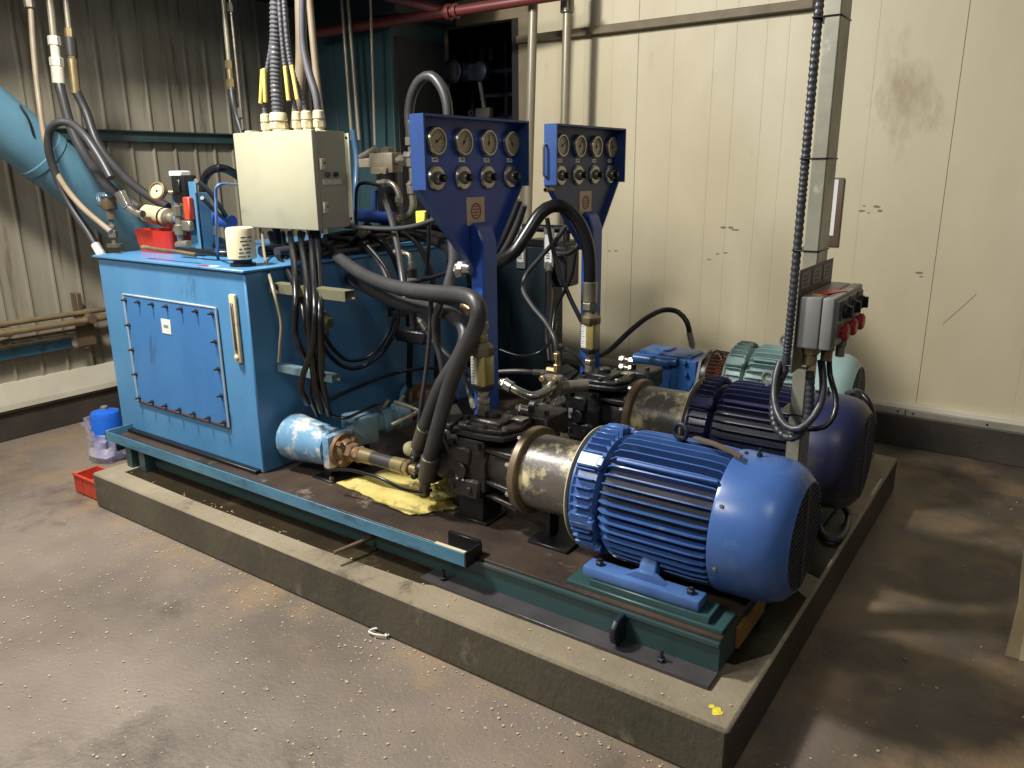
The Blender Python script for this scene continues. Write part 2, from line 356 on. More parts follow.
# frame of the opening in the right wall and the dark machine bay behind it
b = MB()
b.bb((-4.2, YR-0.03, 2.62), (-3.28, YR+0.06, 2.70), 0.003); b.bb((-3.42, YR-0.03, 1.45), (-3.36, YR+0.06, 2.62), 0.003, M_dark); b.bb((-3.36, YR-0.035, 1.2), (-3.27, YR+0.03, 2.66), 0.004)
b.bb((-4.2, YR-0.03, 1.45), (-4.12, YR+0.06, 2.62), 0.003)
struct(b.build('window_1', M_beige))
b = MB(); b.bb((-4.4, YR+0.9, 1.2), (-3.1, YR+0.95, 2.9)); b.bb((-4.45, YR+0.12, 1.2), (-4.4, YR+0.95, 2.9)); b.bb((-3.1, YR+0.12, 1.2), (-3.05, YR+0.95, 2.9)); b.bb((-4.45, YR+0.12, 1.15), (-3.05, YR+0.95, 1.2)); b.bb((-4.45, YR+0.12, 2.9), (-3.05, YR+0.95, 2.95))
struct(b.build('wall_bay', mat('bay_dark_paint', (24, 28, 40), (16, 20, 28), 0.6)))
b = MB(); rnd = random.Random(5)
for (u, w_, n) in ((-0.93, 1.36, 5), (-1.78, 1.22, 4), (-1.84, 1.05, 3), (-0.62, 1.0, 2), (-2.62, 1.05, 2)):
    for i in range(n):
        x, z, r = u+rnd.uniform(-.07, .07), w_+rnd.uniform(-.03, .03), rnd.uniform(.006, .018)
        b.prism([(x+r*1.6*math.cos(2*PI*k/9)*rnd.uniform(.6, 1), YR-0.0006, z+r*0.6*math.sin(2*PI*k/9)*rnd.uniform(.6, 1)) for k in range(9)], (0, 0.0005, 0))
b.prism([(-0.50, YR-0.0006, 0.74), (-0.36, YR-0.0006, 0.92), (-0.357, YR-0.0006, 0.918), (-0.497, YR-0.0006, 0.738)], (0, 0.0005, 0))
struct(b.build('trim_2', mat('wall_smudge', (134, 122, 98), (112, 100, 80), 0.7)))
# ------------------------------------------------------------ plinth
PX0, PX1, PY0, PY1 = -3.76, -0.535, 1.715, 4.12
def plinth():
    t = thing('concrete_plinth', 'long low grey concrete plinth that carries the blue pump skid', 'plinth', (-2.1, 2.9, 0))
    b = MB(); b.prism([(PX0, PY0, 0), (PX1-0.0, PY0, 0), (PX1, PY1, 0), (PX0, PY1, 0)], (0, 0, 0.178))
    bm = b.bm; bmesh.ops.bevel(bm, geom=[e for e in bm.edges], offset=0.009, segments=1, affect='EDGES')
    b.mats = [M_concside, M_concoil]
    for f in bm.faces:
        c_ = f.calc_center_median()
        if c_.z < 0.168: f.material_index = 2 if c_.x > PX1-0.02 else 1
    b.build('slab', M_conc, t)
    b = MB(); b.prism([(PX0+0.13, 1.812, 0.172), (-3.0, 1.802, 0.172), (-2.2, 1.806, 0.172), (-1.7, 1.83, 0.172), (-1.62, 1.86, 0.172), (-1.6, 1.93, 0.172), (PX0+0.13, 1.93, 0.172)], (0, 0, 0.0073)); b.build('oil_stain', M_oil, t)
    b = MB(); b.prism([(-0.7, 1.99, 0.172), (-0.62, 2.0, 0.172), (PX1+0.0-0.012, 2.12, 0.172), (PX1-0.012, 2.5, 0.172), (-0.62, 2.56, 0.172), (-0.7, 2.6, 0.172)], (0, 0, 0.0073)); b.prism([(-0.7, 2.72, 0.172), (PX1-0.012, 2.66, 0.172), (PX1-0.012, 3.3, 0.172), (-0.7, 3.4, 0.172)], (0, 0, 0.0073)); b.build('oil_stain', M_oil, t)
plinth()
# dark overhead steel platform over the back corner (its underside shows at the top of the view)
b = MB(); b.bb((-5.2, 2.6, 2.83), (-3.5, 4.86, 2.88)); b.bb((-5.2, -0.4, 2.83), (-4.35, 2.6, 2.88))  # unseen slab along left wall and forward reach added to shade wall and cabinet
for y in (2.62, 3.7, 4.78): b.bb((-5.2, y, 2.78), (-3.5, y+0.05, 2.83))
b.build('platform_and_shade_slab', mat('dark_platform', (38, 44, 46), (28, 32, 34), 0.6))
bpy.data.objects['platform_and_shade_slab']['kind'] = 'structure'
# ------------------------------------------------------------ steel skid
def skid():
    t = thing('pump_skid_frame', 'teal steel skid frame with brown oily deck, bolted on the concrete plinth', 'machine base', (-2.3, 2.9, 0.18))
    X0, X1, Y0, Y1 = -3.95, -0.64, 1.924, 4.0
    b = MB(); b.bb((X0, Y0, 0.283), (X1, Y1, 0.298), 0.002); b.build('deck_plate', M_deck, t)
    def chan(y, s, name='side_beam'):
        b = MB(); b.bb((X0 if y > 2 else -3.72, y-0.004*s, 0.19), (X1, y+0.004*s, 0.283), 0.001)
        b.bb((-1.72 if s > 0 else -3.72, y-0.08*s, 0.179), (X1, y+0.004*s, 0.191), 0.001, M_foot if s > 0 else None)
        b.bb((-3.95, y-0.0*s, 0.275), (X1, y-0.014*s, 0.289), 0.002)
        b.build(name, M_teal, t)
    chan(Y0, 1); chan(Y1, -1)
    b = MB()
    b.bb((X1-0.008, Y0+0.01, 0.19), (X1, Y1, 0.283), 0.001); b.build('end_beam', M_teal, t); b = MB(); b.bb((-3.93, Y0+0.01, 0.19), (-3.92, Y1, 0.283), 0.001)
    b.build('end_beam', M_teal, t)
    b = MB(); b.bb((X1+0.0, 2.05, 0.2), (X1+0.012, 2.3, 0.275), 0.002); b.build('end_plate', M_goldbeam, t)
    # drip tray lip with end cap
    xe = -1.52
    b = MB(); b.bb((-3.86, 1.855, 0.288), (xe, 1.861, 0.337), 0.001); b.bb((-3.86, 1.861, 0.288), (xe, 1.93, 0.294), 0.001, M_deck)
    b.bb((-3.86, 1.855, 0.288), (-3.852, 2.0, 0.337), 0.001); b.build('tray_lip', M_skyedge, t)
    b = MB(); b.bb((xe, 1.852, 0.286), (xe+0.008, 1.945, 0.344), 0.001); b.bb((xe-0.14, 1.935, 0.298), (xe, 1.95, 0.352), 0.001); b.bb((xe-0.14, 1.861, 0.335), (xe-0.001, 1.875, 0.339), 0.001, M_cream); b.build('tray_end_cap', M_dark, t)
    # legs under the tray
    for x in (-3.70, -3.58): 
        b = MB(); b.bb((x, 1.865, 0.179), (x+0.05, 1.92, 0.287), 0.002); b.build('tray_support', M_teal, t)
    # upper motor rail plates
    b = MB(); b.bb((-1.17, 1.945, 0.298), (X1-0.005, 2.06, 0.312), 0.002); b.bb((-1.09, 1.955, 0.312), (-0.69, 2.05, 0.334), 0.002)
    b.build('motor_rail', M_teal, t)
    b = MB(); b.bb((-1.17, 2.34, 0.298), (X1-0.005, 2.45, 0.334), 0.002); b.build('motor_rail', M_teal, t)
    for y in (2.76, 3.13): 
        b = MB(); b.bb((-1.35, y, 0.298), (X1-0.005, y+0.1, 0.334), 0.002); b.build('motor_rail', M_teal, t)
    for y in (3.54, 3.86):
        b = MB(); b.bb((-1.35, y, 0.298), (X1-0.11, y+0.1, 0.334), 0.002); b.build('motor_rail', M_teal, t)
    # lifting lug
    b = MB(); x = -0.955
    b.prism([(x, 1.922, 0.285), (x, 1.865, 0.280), (x, 1.845, 0.262), (x, 1.84, 0.235), (x, 1.85, 0.21), (x, 1.875, 0.195), (x, 1.922, 0.192)], (0.018, 0, 0), bev=0.003)
    b.cyl((x-0.004, 1.878, 0.237), (x+0.022, 1.878, 0.237), 0.012, mt=M_dark)
    b.build('lifting_lug', M_grille, t)
    for x in (-0.80, -1.64):
        b = MB(); b.hexn((x, 1.88, 0.191), (x, 1.88, 0.203), 0.014); b.cyl((x, 1.88, 0.2), (x, 1.88, 0.228), 0.006); b.build('anchor_bolt', M_navyblack if x > -1 else M_grille, t)
    # drain pipe
    b = MB(); b.cyl((-2.02, 1.925, 0.236), (-2.055, 1.745, 0.232), 0.0085, seg=12); b.build('drain_pipe', M_zinc if False else M_bellring, t)
skid()
# absorbent pads on deck
def pad(name, pts, z, label, amp=0.008):
    b = MB(); n = 16
    P = [Vector(p) for p in pts]; g = []
    rnd = random.Random(len(name)+int(P[0].x*100))
    for i in range(n+1):
        row = []
        for j in range(n+1):
            u, v = i/n, j/n
            p = P[0].lerp(P[1], u).lerp(P[3].lerp(P[2], u), v)
            e = min(u, 1-u, v, 1-v)
            p = p+Vector((rnd.uniform(-1, 1)*0.006, rnd.uniform(-1, 1)*0.006, 0))
            p.z = z+0.006+amp*(math.sin(u*9+v*4)+math.sin(v*13-u*5)+1.9)*min(1, e*6+0.1)*0.8
            row.append(b.bm.verts.new(p))
        g.append(row)
    fs = []
    for i in range(n):
        for j in range(n): fs.append(b.bm.faces.new((g[i][j], g[i+1][j], g[i+1][j+1], g[i][j+1])))
    r = bmesh.ops.extrude_face_region(b.bm, geom=fs)
    bmesh.ops.translate(b.bm, vec=(0, 0, -0.004), verts=[v for v in r['geom'] if isinstance(v, bmesh.types.BMVert)])
    tag(b.build(name, M_pad, origin=P[0]), label, 'absorbent pad')
pad('absorbent_pad', [(-2.42, 2.10, 0), (-1.93, 2.035, 0), (-1.82, 2.20, 0), (-2.33, 2.40, 0)], 0.299, 'crumpled oil-soaked yellow absorbent sheet lying flat on the deck below the hoses')
pad('absorbent_pad', [(-2.10, 2.22, 0), (-1.90, 2.15, 0), (-1.85, 2.26, 0), (-2.04, 2.36, 0)], 0.325, 'small folded bright yellow pad on top of the large yellow sheet', 0.012)
# pale rag / bucket-like lump under hoses
b = MB(); b.sphere((-2.13, 2.42, 0.375), 0.095, sc=(1.25, 0.9, 0.75), sub=16); b.sphere((-2.26, 2.40, 0.40), 0.035, sub=12)
b.cyl((-2.26, 2.40, 0.40), (-2.16, 2.42, 0.39), 0.03)
tag(b.build('rolled_sock', mat('pale_sock', (196, 190, 150), (170, 162, 120), 0.7, scale=9, bump=0.3), origin=(-2.13, 2.42, 0.3)), 'pale swollen absorbent sock slumped on the deck behind the brass-ended hose', 'absorbent sock')

M_boltdark = mat('dark_rusty_bolt', (54, 42, 36), (38, 32, 30), 0.5)
# ------------------------------------------------------------ the reservoir
def tank():
    x0, x1, y0, z0, z1 = -3.955, -2.78, 2.0, 0.335, 1.195
    t = thing('hydraulic_tank', 'big sky-blue steel oil tank with bolted square cover on the left of the skid', 'tank', (-3.37, 2.9, 0.298))
    b = MB(); b.bb((x0, y0, z0-0.037), (x1, 3.9, z1), 0.006); b.build('tank_body', M_sky, t)
    b = MB(); b.bb((x0-0.018, y0-0.018, z1), (x1+0.018, 2.62, z1+0.012), 0.003)
    b.bb((x0-0.01, 2.62, z1), (x1+0.01, 3.92, z1+0.012), 0.003)
    b.build('tank_lid', M_sky, t)
    b = MB(); b.bb((x0+0.05, y0-0.03, z0-0.036), (x1-0.02, y0+0.02, z0-0.02), 0.002); b.build('foot_bar', M_dark, t)
    # cover plate
    cx0, cx1, cz0, cz1 = -3.742, -2.997, 0.483, 1.022
    b = MB(); b.bb((cx0, y0-0.009, cz0), (cx1, y0-0.001, cz1), 0.002); cv = b.build('cover_plate', M_cover, t)
    b = MB()
    pts = [(cx0-0.004, y0-0.008, cz0-0.004), (cx0-0.004, y0-0.008, cz1+0.006), (cx1+0.004, y0-0.008, cz1+0.006), (cx1+0.004, y0-0.008, cz0-0.004)]
    b.tube(spline([pts[0], pts[1]], 0.1)+spline([pts[1], pts[2]], 0.1)[1:]+spline([pts[2], pts[3]], 0.1)[1:], 0.005, 6)
    b.build('gasket_bead', mat('pale_sealant', (180, 184, 182), (130, 146, 156), 0.5), cv)
    b = MB(); b.tube([pts[3], pts[0]], 0.005, 6); b.build('gasket_bead', M_rust, cv)
    bolts = []
    for i in range(7): bolts += [(cx0+0.018+i*(cx1-cx0-0.04)/6, cz1-0.02), (cx0+0.018+i*(cx1-cx0-0.04)/6, cz0+0.018)]
    for i in range(1, 4): bolts += [(cx0+0.018, cz0+0.018+i*(cz1-cz0-0.038)/4), (cx1-0.022, cz0+0.018+i*(cz1-cz0-0.038)/4)]
    for (x, z) in bolts:
        b = MB(); b.hexn((x, y0-0.009, z), (x, y0-0.018, z), 0.010); b.cyl((x, y0-0.018, z), (x, y0-0.034, z), 0.0045, seg=8); b.build('cover_bolt', M_boltdark, cv)
    b = MB(); b.bb((-3.435, y0-0.0115, 0.868), (-3.36, y0-0.009, 0.938), 0.001)
    for k in range(4): b.bb((-3.415+k*0.01, y0-0.0122, 0.897), (-3.409+k*0.01, y0-0.0114, 0.911), mt=M_ink)
    b.build('label_sticker', M_white, cv)
    # level gauge
    b = MB(); gx = -2.862
    b.bb((gx-0.022, y0-0.018, 0.80), (gx+0.022, y0-0.001, 1.10), 0.008, seg=2); lg = b.build('level_gauge', M_cream, t)
    b = MB(); b.bb((gx-0.008, y0-0.024, 0.845), (gx+0.009, y0-0.017, 1.065), 0.003); b.bb((gx+0.001, y0-0.026, 0.86), (gx+0.006, y0-0.0235, 1.05), mt=M_ink); b.build('sight_tube', M_grey, lg)
    b = MB(); b.sphere((gx, y0-0.02, 0.825), 0.014, sc=(1, 0.6, 1)); b.build('gauge_screw', M_cream, lg)
    b = MB(); b.bb((-3.03, y0+0.0, z1+0.012), (-2.98, y0+0.03, z1+0.0135)); b.build('label_sticker', M_white, t)
    b = MB(); b.bb((-3.1, y0-0.01, z1+0.012), (-3.0, y0+0.02, z1+0.0128)); b.build('red_smear', M_redbtn, t)
tank()
# spin-on filter can on tank lid
def filt():
    t = thing('filter_canister', 'cream breather filter canister on the front right corner of the blue tank', 'filter', (-2.9, 2.1, 1.207))
    c = Vector((-2.905, 2.09, 1.207))
    b = MB(); b.lathe(c, (0, 0, 1), [(0, 0.055), (0.012, 0.055), (0.014, 0.04), (0.03, 0.04)], 24); b.build('base_ring', M_dark, t)
    b = MB(); b.lathe(c, (0, 0, 1), [(0.03, 0.05), (0.034, 0.06), (0.150, 0.06), (0.162, 0.056), (0.166, 0.046)], 32); cn = b.build('canister', mat('canister_cream', (222, 212, 178), (206, 194, 156), 0.4, scale=5), t)
    b = MB()
    for r in range(6):
        for k in range(5):
            if (r*5+k) % 4 == 3: continue
            a = math.radians(-45+k*9+r*3); z = 0.045+r*0.016
            p = c+Vector((math.cos(a)*0.0602, math.sin(a)*0.0602, z)); b.box(p, (0.0015, 0.011, 0.005), (0, 0, a))
    b.build('printed_text', M_ink, cn)
filt()

# ------------------------------------------------------------ junction box
def jbox():
    x0, x1, y0, y1, z0, z1 = -3.31, -2.765, 2.4, 2.6, 1.345, 1.775
    t = thing('junction_box', 'pale grey-green steel junction box standing above the blue tank', 'electrical box', ((x0+x1)/2, 2.5, 1.345))
    b = MB(); b.bb((x0, y0+0.03, z0), (x1, y1, z1), 0.004); b.build('enclosure', M_box, t)
    b = MB(); b.bb((x0-0.004, y0, z0-0.004), (x1+0.004, y0+0.028, z1+0.002), 0.005, seg=2); b.build('door', M_box, t)
    b = MB(); b.bb((x1+0.0, y1-0.008, z0+0.02), (x1+0.03, y1-0.002, z1-0.01), 0.002)
    for z in (z0+0.04, z1-0.03): b.cyl((x1+0.018, y1-0.012, z), (x1+0.018, y1-0.005, z), 0.006, seg=8, mt=M_dark)
    b.build('mounting_flange', M_boxside, t)
    for z in (z0+0.1, z1-0.14):
        b = MB(); b.bb((x1+0.0, y0+0.035, z-0.03), (x1+0.014, y0+0.062, z+0.02), 0.003); b.cyl((x1+0.014, y0+0.055, z), (x1+0.016, y0+0.055, z), 0.005, seg=8, mt=M_dark); b.build('hinge', M_boxside, t)
    b = MB(); b.bb((x1, y0+0.045, z1-0.235), (x1+0.008, y0+0.1, z1-0.21), 0.001); b.bb((x1, y0+0.103, z1-0.235), (x1+0.008, y0+0.155, z1-0.21), 0.001); b.build('switch_label', M_boxside, t)
    for yy in (0.075, 0.125):
        b = MB(); b.cyl((x1, y0+yy, z1-0.19), (x1+0.016, y0+yy, z1-0.19), 0.011, seg=14, ch=0.002); b.build('push_button', M_dark if yy > 0.1 else M_rust, t)
    # stand under the box, reaches down to the lid
    for xx in (x0+0.03, -2.98):
        b = MB(); b.bb((xx, y1-0.05, 1.207), (xx+0.03, y1-0.02, z0+0.001), 0.002); b.build('stand_leg', M_grille, t)
    # cable glands on the roof
    for (x, y, r, name) in ((-3.15, 2.47, 0.024, 0), (-3.045, 2.46, 0.042, 0), (-2.93, 2.47, 0.022, 0), (-2.865, 2.47, 0.025, 0), (-2.795, 2.48, 0.027, 0)):
        b = MB(); b.cyl((x, y, z1), (x, y, z1+0.012), r*0.75, seg=16); b.hexn((x, y, z1+0.012), (x, y, z1+0.045), r); b.cyl((x, y, z1+0.047), (x, y, z1+0.085), r, r*0.9, seg=20, ch=0.004); b.build('cable_gland', M_gland, t)
    b = MB(); b.bb((x0+0.08, y0+0.005, z1), (x0+0.12, y0+0.06, z1+0.01), 0.002); b.bb((x0+0.30, y0+0.005, z1), (x0+0.34, y0+0.06, z1+0.01), 0.002); b.build('lifting_tab', M_boxside, t)
jbox()
# conduits from the glands up out of frame
Gz = 1.86
hose('flexible_conduit', [(-3.15, 2.47, Gz-0.01), (-3.145, 2.47, 1.93), (-3.11, 2.47, 2.04), (-3.06, 2.47, 2.16), (-3.03, 2.47, 2.3), (-3.0, 2.47, 2.65)], 0.012, M_conduit, 'thin ribbed grey conduit rising from the leftmost roof gland of the junction box', 'conduit', ribs=1)
hose('flexible_conduit', [(-3.045, 2.46, Gz-0.01), (-3.04, 2.46, 1.98), (-3.02, 2.46, 2.15), (-2.985, 2.46, 2.4), (-2.955, 2.46, 2.65)], 0.028, M_conduit, 'thickest ribbed grey conduit, rising from the large gland on the junction box', 'conduit', ribs=1)
hose('flexible_conduit', [(-2.93, 2.47, Gz-0.01), (-2.935, 2.46, 1.93), (-2.945, 2.44, 2.05), (-2.935, 2.43, 2.3), (-2.905, 2.43, 2.65)], 0.011, M_conduit, 'thin ribbed conduit just right of the thickest one on the junction box', 'conduit', ribs=1)
hose('flexible_conduit', [(-2.865, 2.47, Gz-0.01), (-2.88, 2.46, 1.93), (-2.905, 2.44, 2.05), (-2.905, 2.43, 2.25), (-2.88, 2.42, 2.65)], 0.012, M_conduit, 'ribbed conduit rising from the fourth roof gland of the junction box', 'conduit', ribs=1)
hose('smooth_cable', [(-2.795, 2.48, Gz-0.01), (-2.805, 2.48, 1.93), (-2.84, 2.48, 2.03), (-2.86, 2.48, 2.15), (-2.84, 2.48, 2.34), (-2.80, 2.48, 2.65)], 0.017, M_conduit, 'smooth grey cable bowing up from the rightmost gland of the junction box', 'cable')
for (x, dx, yy, nm) in ((-3.15, 0.035, 2.45, 'leftmost roof gland'), (-3.09, 0.012, 2.43, 'large roof gland'), (-2.936, -0.006, 2.437, 'third roof gland'), (-2.876, -0.022, 2.437, 'fourth roof gland')):
    b = MB(); b.cyl((x, yy, 1.905), (x+dx, yy, 2.05), 0.0095, seg=12, ch=0.002)
    tag(b.build('cable_sleeve', M_yell, origin=(x, yy, 1.9)), 'yellow cable sleeve just above the %s of the junction box' % nm, 'sleeve', 'yellow sleeves above the junction box')
hose('tan_pipe', [(-3.186,2.850,1.812), (-3.203,2.850,1.995), (-3.214,2.850,2.230), (-3.219,2.850,2.501)], 0.017, M_tan, 'tan pipe standing right behind the junction box with a black cable tie', 'pipe', seg=12)
hose('tan_pipe', [(-3.572,3.000,1.831), (-3.488,3.000,2.174), (-3.449,3.000,2.557)], 0.03, M_tan, 'wide tan pipe behind the conduits above the junction box', 'pipe', seg=14)

# ------------------------------------------------------------ gauge panels
def gauge(t, y, z, x, face=M_gaugeface, ang=0.6):
    b = MB(); b.lathe((x, y, z), (1, 0, 0), [(0, 0.040), (0.004, 0.050), (0.016, 0.050), (0.020, 0.046), (0.020, 0.040), (0.013, 0.039)], 28, cap=False); g = b.build('pressure_gauge', M_gauge_rim, t)
    b = MB(); b.cyl((x+0.002, y, z), (x+0.013, y, z), 0.040, seg=24); d = b.build('dial', face, g)
    b = MB(); b.box((x+0.0145, y+0.008*math.cos(ang), z+0.008*math.sin(ang)), (0.001, 0.04, 0.003), (ang, 0, 0), mt=M_dark); b.cyl((x+0.013, y, z), (x+0.0165, y, z), 0.005, seg=10, mt=M_dark)
    for k in range(11):
        a = math.radians(-40+k*26); b.box((x+0.0137, y+0.029*math.cos(a), z+0.029*math.sin(a)), (0.0008, 0.007, 0.0016), (a, 0, 0), mt=M_dark)
    b.build('needle', M_dark, g)
def knob(t, y, z, x, m=M_dark):
    b = MB(); b.lathe((x, y, z), (1, 0, 0), [(0, 0.044), (0.006, 0.046), (0.012, 0.04), (0.013, 0.026)], 24); k = b.build('valve_flange', M_chrome, t)
    b = MB(); b.cyl((x+0.012, y, z), (x+0.03, y, z), 0.024, 0.021, seg=16, ch=0.003, mt=M_zinc); b.cyl((x+0.03, y, z), (x+0.05, y, z), 0.0145, 0.013, seg=12, ch=0.003); b.build('valve_knob', m, k)
def gauge_panel(yc, pm, sm, label, group, second=False):
    x = -1.86; W = 0.31; zt, zm, zb = 1.778, 1.535, 1.235
    pc = yc+0.037 if not second else yc+0.045
    t = thing('gauge_panel', label, 'gauge panel', (x, yc, 0.298), group)
    o = [(yc-W, zt), (yc-W, zm), (pc-0.045, zb), (pc+0.045, zb), (yc+W, zm), (yc+W, zt)]
    b = MB(); b.prism([(x, p, q) for p, q in o], (0.005, 0, 0)); b.build('panel_plate', pm, t, smooth=False)
    b = MB(); D = 0.062
    def strip(p, q, w=D):
        p = Vector((0, *p)); q = Vector((0, *q)); d = (q-p).normalized(); n = Vector((0, -d.z, d.y))*0.004
        b.prism([Vector((x, 0, 0))+p-n, Vector((x, 0, 0))+q-n, Vector((x, 0, 0))+q+n, Vector((x, 0, 0))+p+n], (w, 0, 0))
    strip(o[0], o[1]); strip(o[4], o[5]); strip((yc-W-0.003, zt), (yc+W+0.003, zt))
    strip(o[1], o[2], 0.03); strip(o[3], o[4], 0.03)
    b.build('panel_flange', sm, t, smooth=False)
    for k in range(4):
        y = yc-0.196+k*0.151
        gauge(t, y, 1.697, x+0.005, ang=0.5+k*0.5); knob(t, y, 1.572, x+0.005)
        b = MB(); b.bb((x+0.004, y-0.017, 1.627), (x+0.0065, y+0.017, 1.643)); b.bb((x+0.0064, y-0.01, 1.633), (x+0.0068, y+0.01, 1.637), mt=M_ink); b.build('name_tag', M_white, t)
    # emblem plate
    b = MB(); ey, ez = yc+0.03, 1.448
    b.bb((x+0.004, ey-0.055, 1.395), (x+0.008, ey+0.055, 1.5), 0.001)
    em = M_emblemred if not second else M_ctrldk
    b.ring((x+0.0085, ey, ez), (1, 0, 0), 0.028, 0.0022, 24, 5, em)
    for k, wd in enumerate((0.012, 0.02, 0.02, 0.012)): b.bb((x+0.0078, ey-wd, ez+0.016-k*0.011), (x+0.0094, ey+wd, ez+0.0195-k*0.011), mt=em)
    b.build('emblem_plate', M_emblem, t)
    # post with chamfered head
    px0, px1 = x+0.006, x+0.068; a, c = pc-0.048, pc+0.045
    b = MB(); b.prism([(px0, a, 0.299), (px0, a, 1.385), (px0+0.012, a, 1.41), (px1-0.02, a, 1.385), (px1, a, 1.335), (px1, a, 0.299)], (0, c-a, 0), bev=0.006)
    b.build('post', M_royal, t)
    b = MB(); b.bb((px0-0.03, a-0.04, 0.299), (px1+0.03, c+0.04, 0.312), 0.002); b.build('base_plate', M_royal, t)
    # back fittings
    for k in range(4):
        y = yc-0.196+k*0.151
        b = MB(); b.hexn((x-0.001, y, 1.69), (x-0.03, y, 1.69), 0.016); b.cyl((x-0.03, y, 1.69), (x-0.05, y, 1.69), 0.008); b.cyl((x-0.001, y, 1.575), (x-0.04, y, 1.575), 0.02); b.build('rear_fitting', M_zinc, t)
    return t
gauge_panel(2.358, M_panel, M_flangeblue, 'royal blue panel with four gauges and a reddish emblem, nearer of the two', 'gauge panels on posts')
gauge_panel(3.19, M_panelgrey, M_flangeblue, 'slate-blue panel with four gauges, farther one against the cream wall', 'gauge panels on posts', True)
b = MB(); b.hexn((-1.930,2.360,1.222), (-1.900,2.360,1.224), 0.03)
p = Vector((-1.832,2.330,1.236)); b.cyl(p+Vector((-0.07, 0, 0)), p+Vector((0.0, 0, 0)), 0.024, ch=0.004, seg=16); b.hexn(p+Vector((-0.06, 0, 0)), p+Vector((-0.035, 0, 0)), 0.031)
tag(b.build('test_coupling', M_chrome, origin=p), 'stubby bright steel coupling fixed to the left side of the nearer panel post', 'coupling')

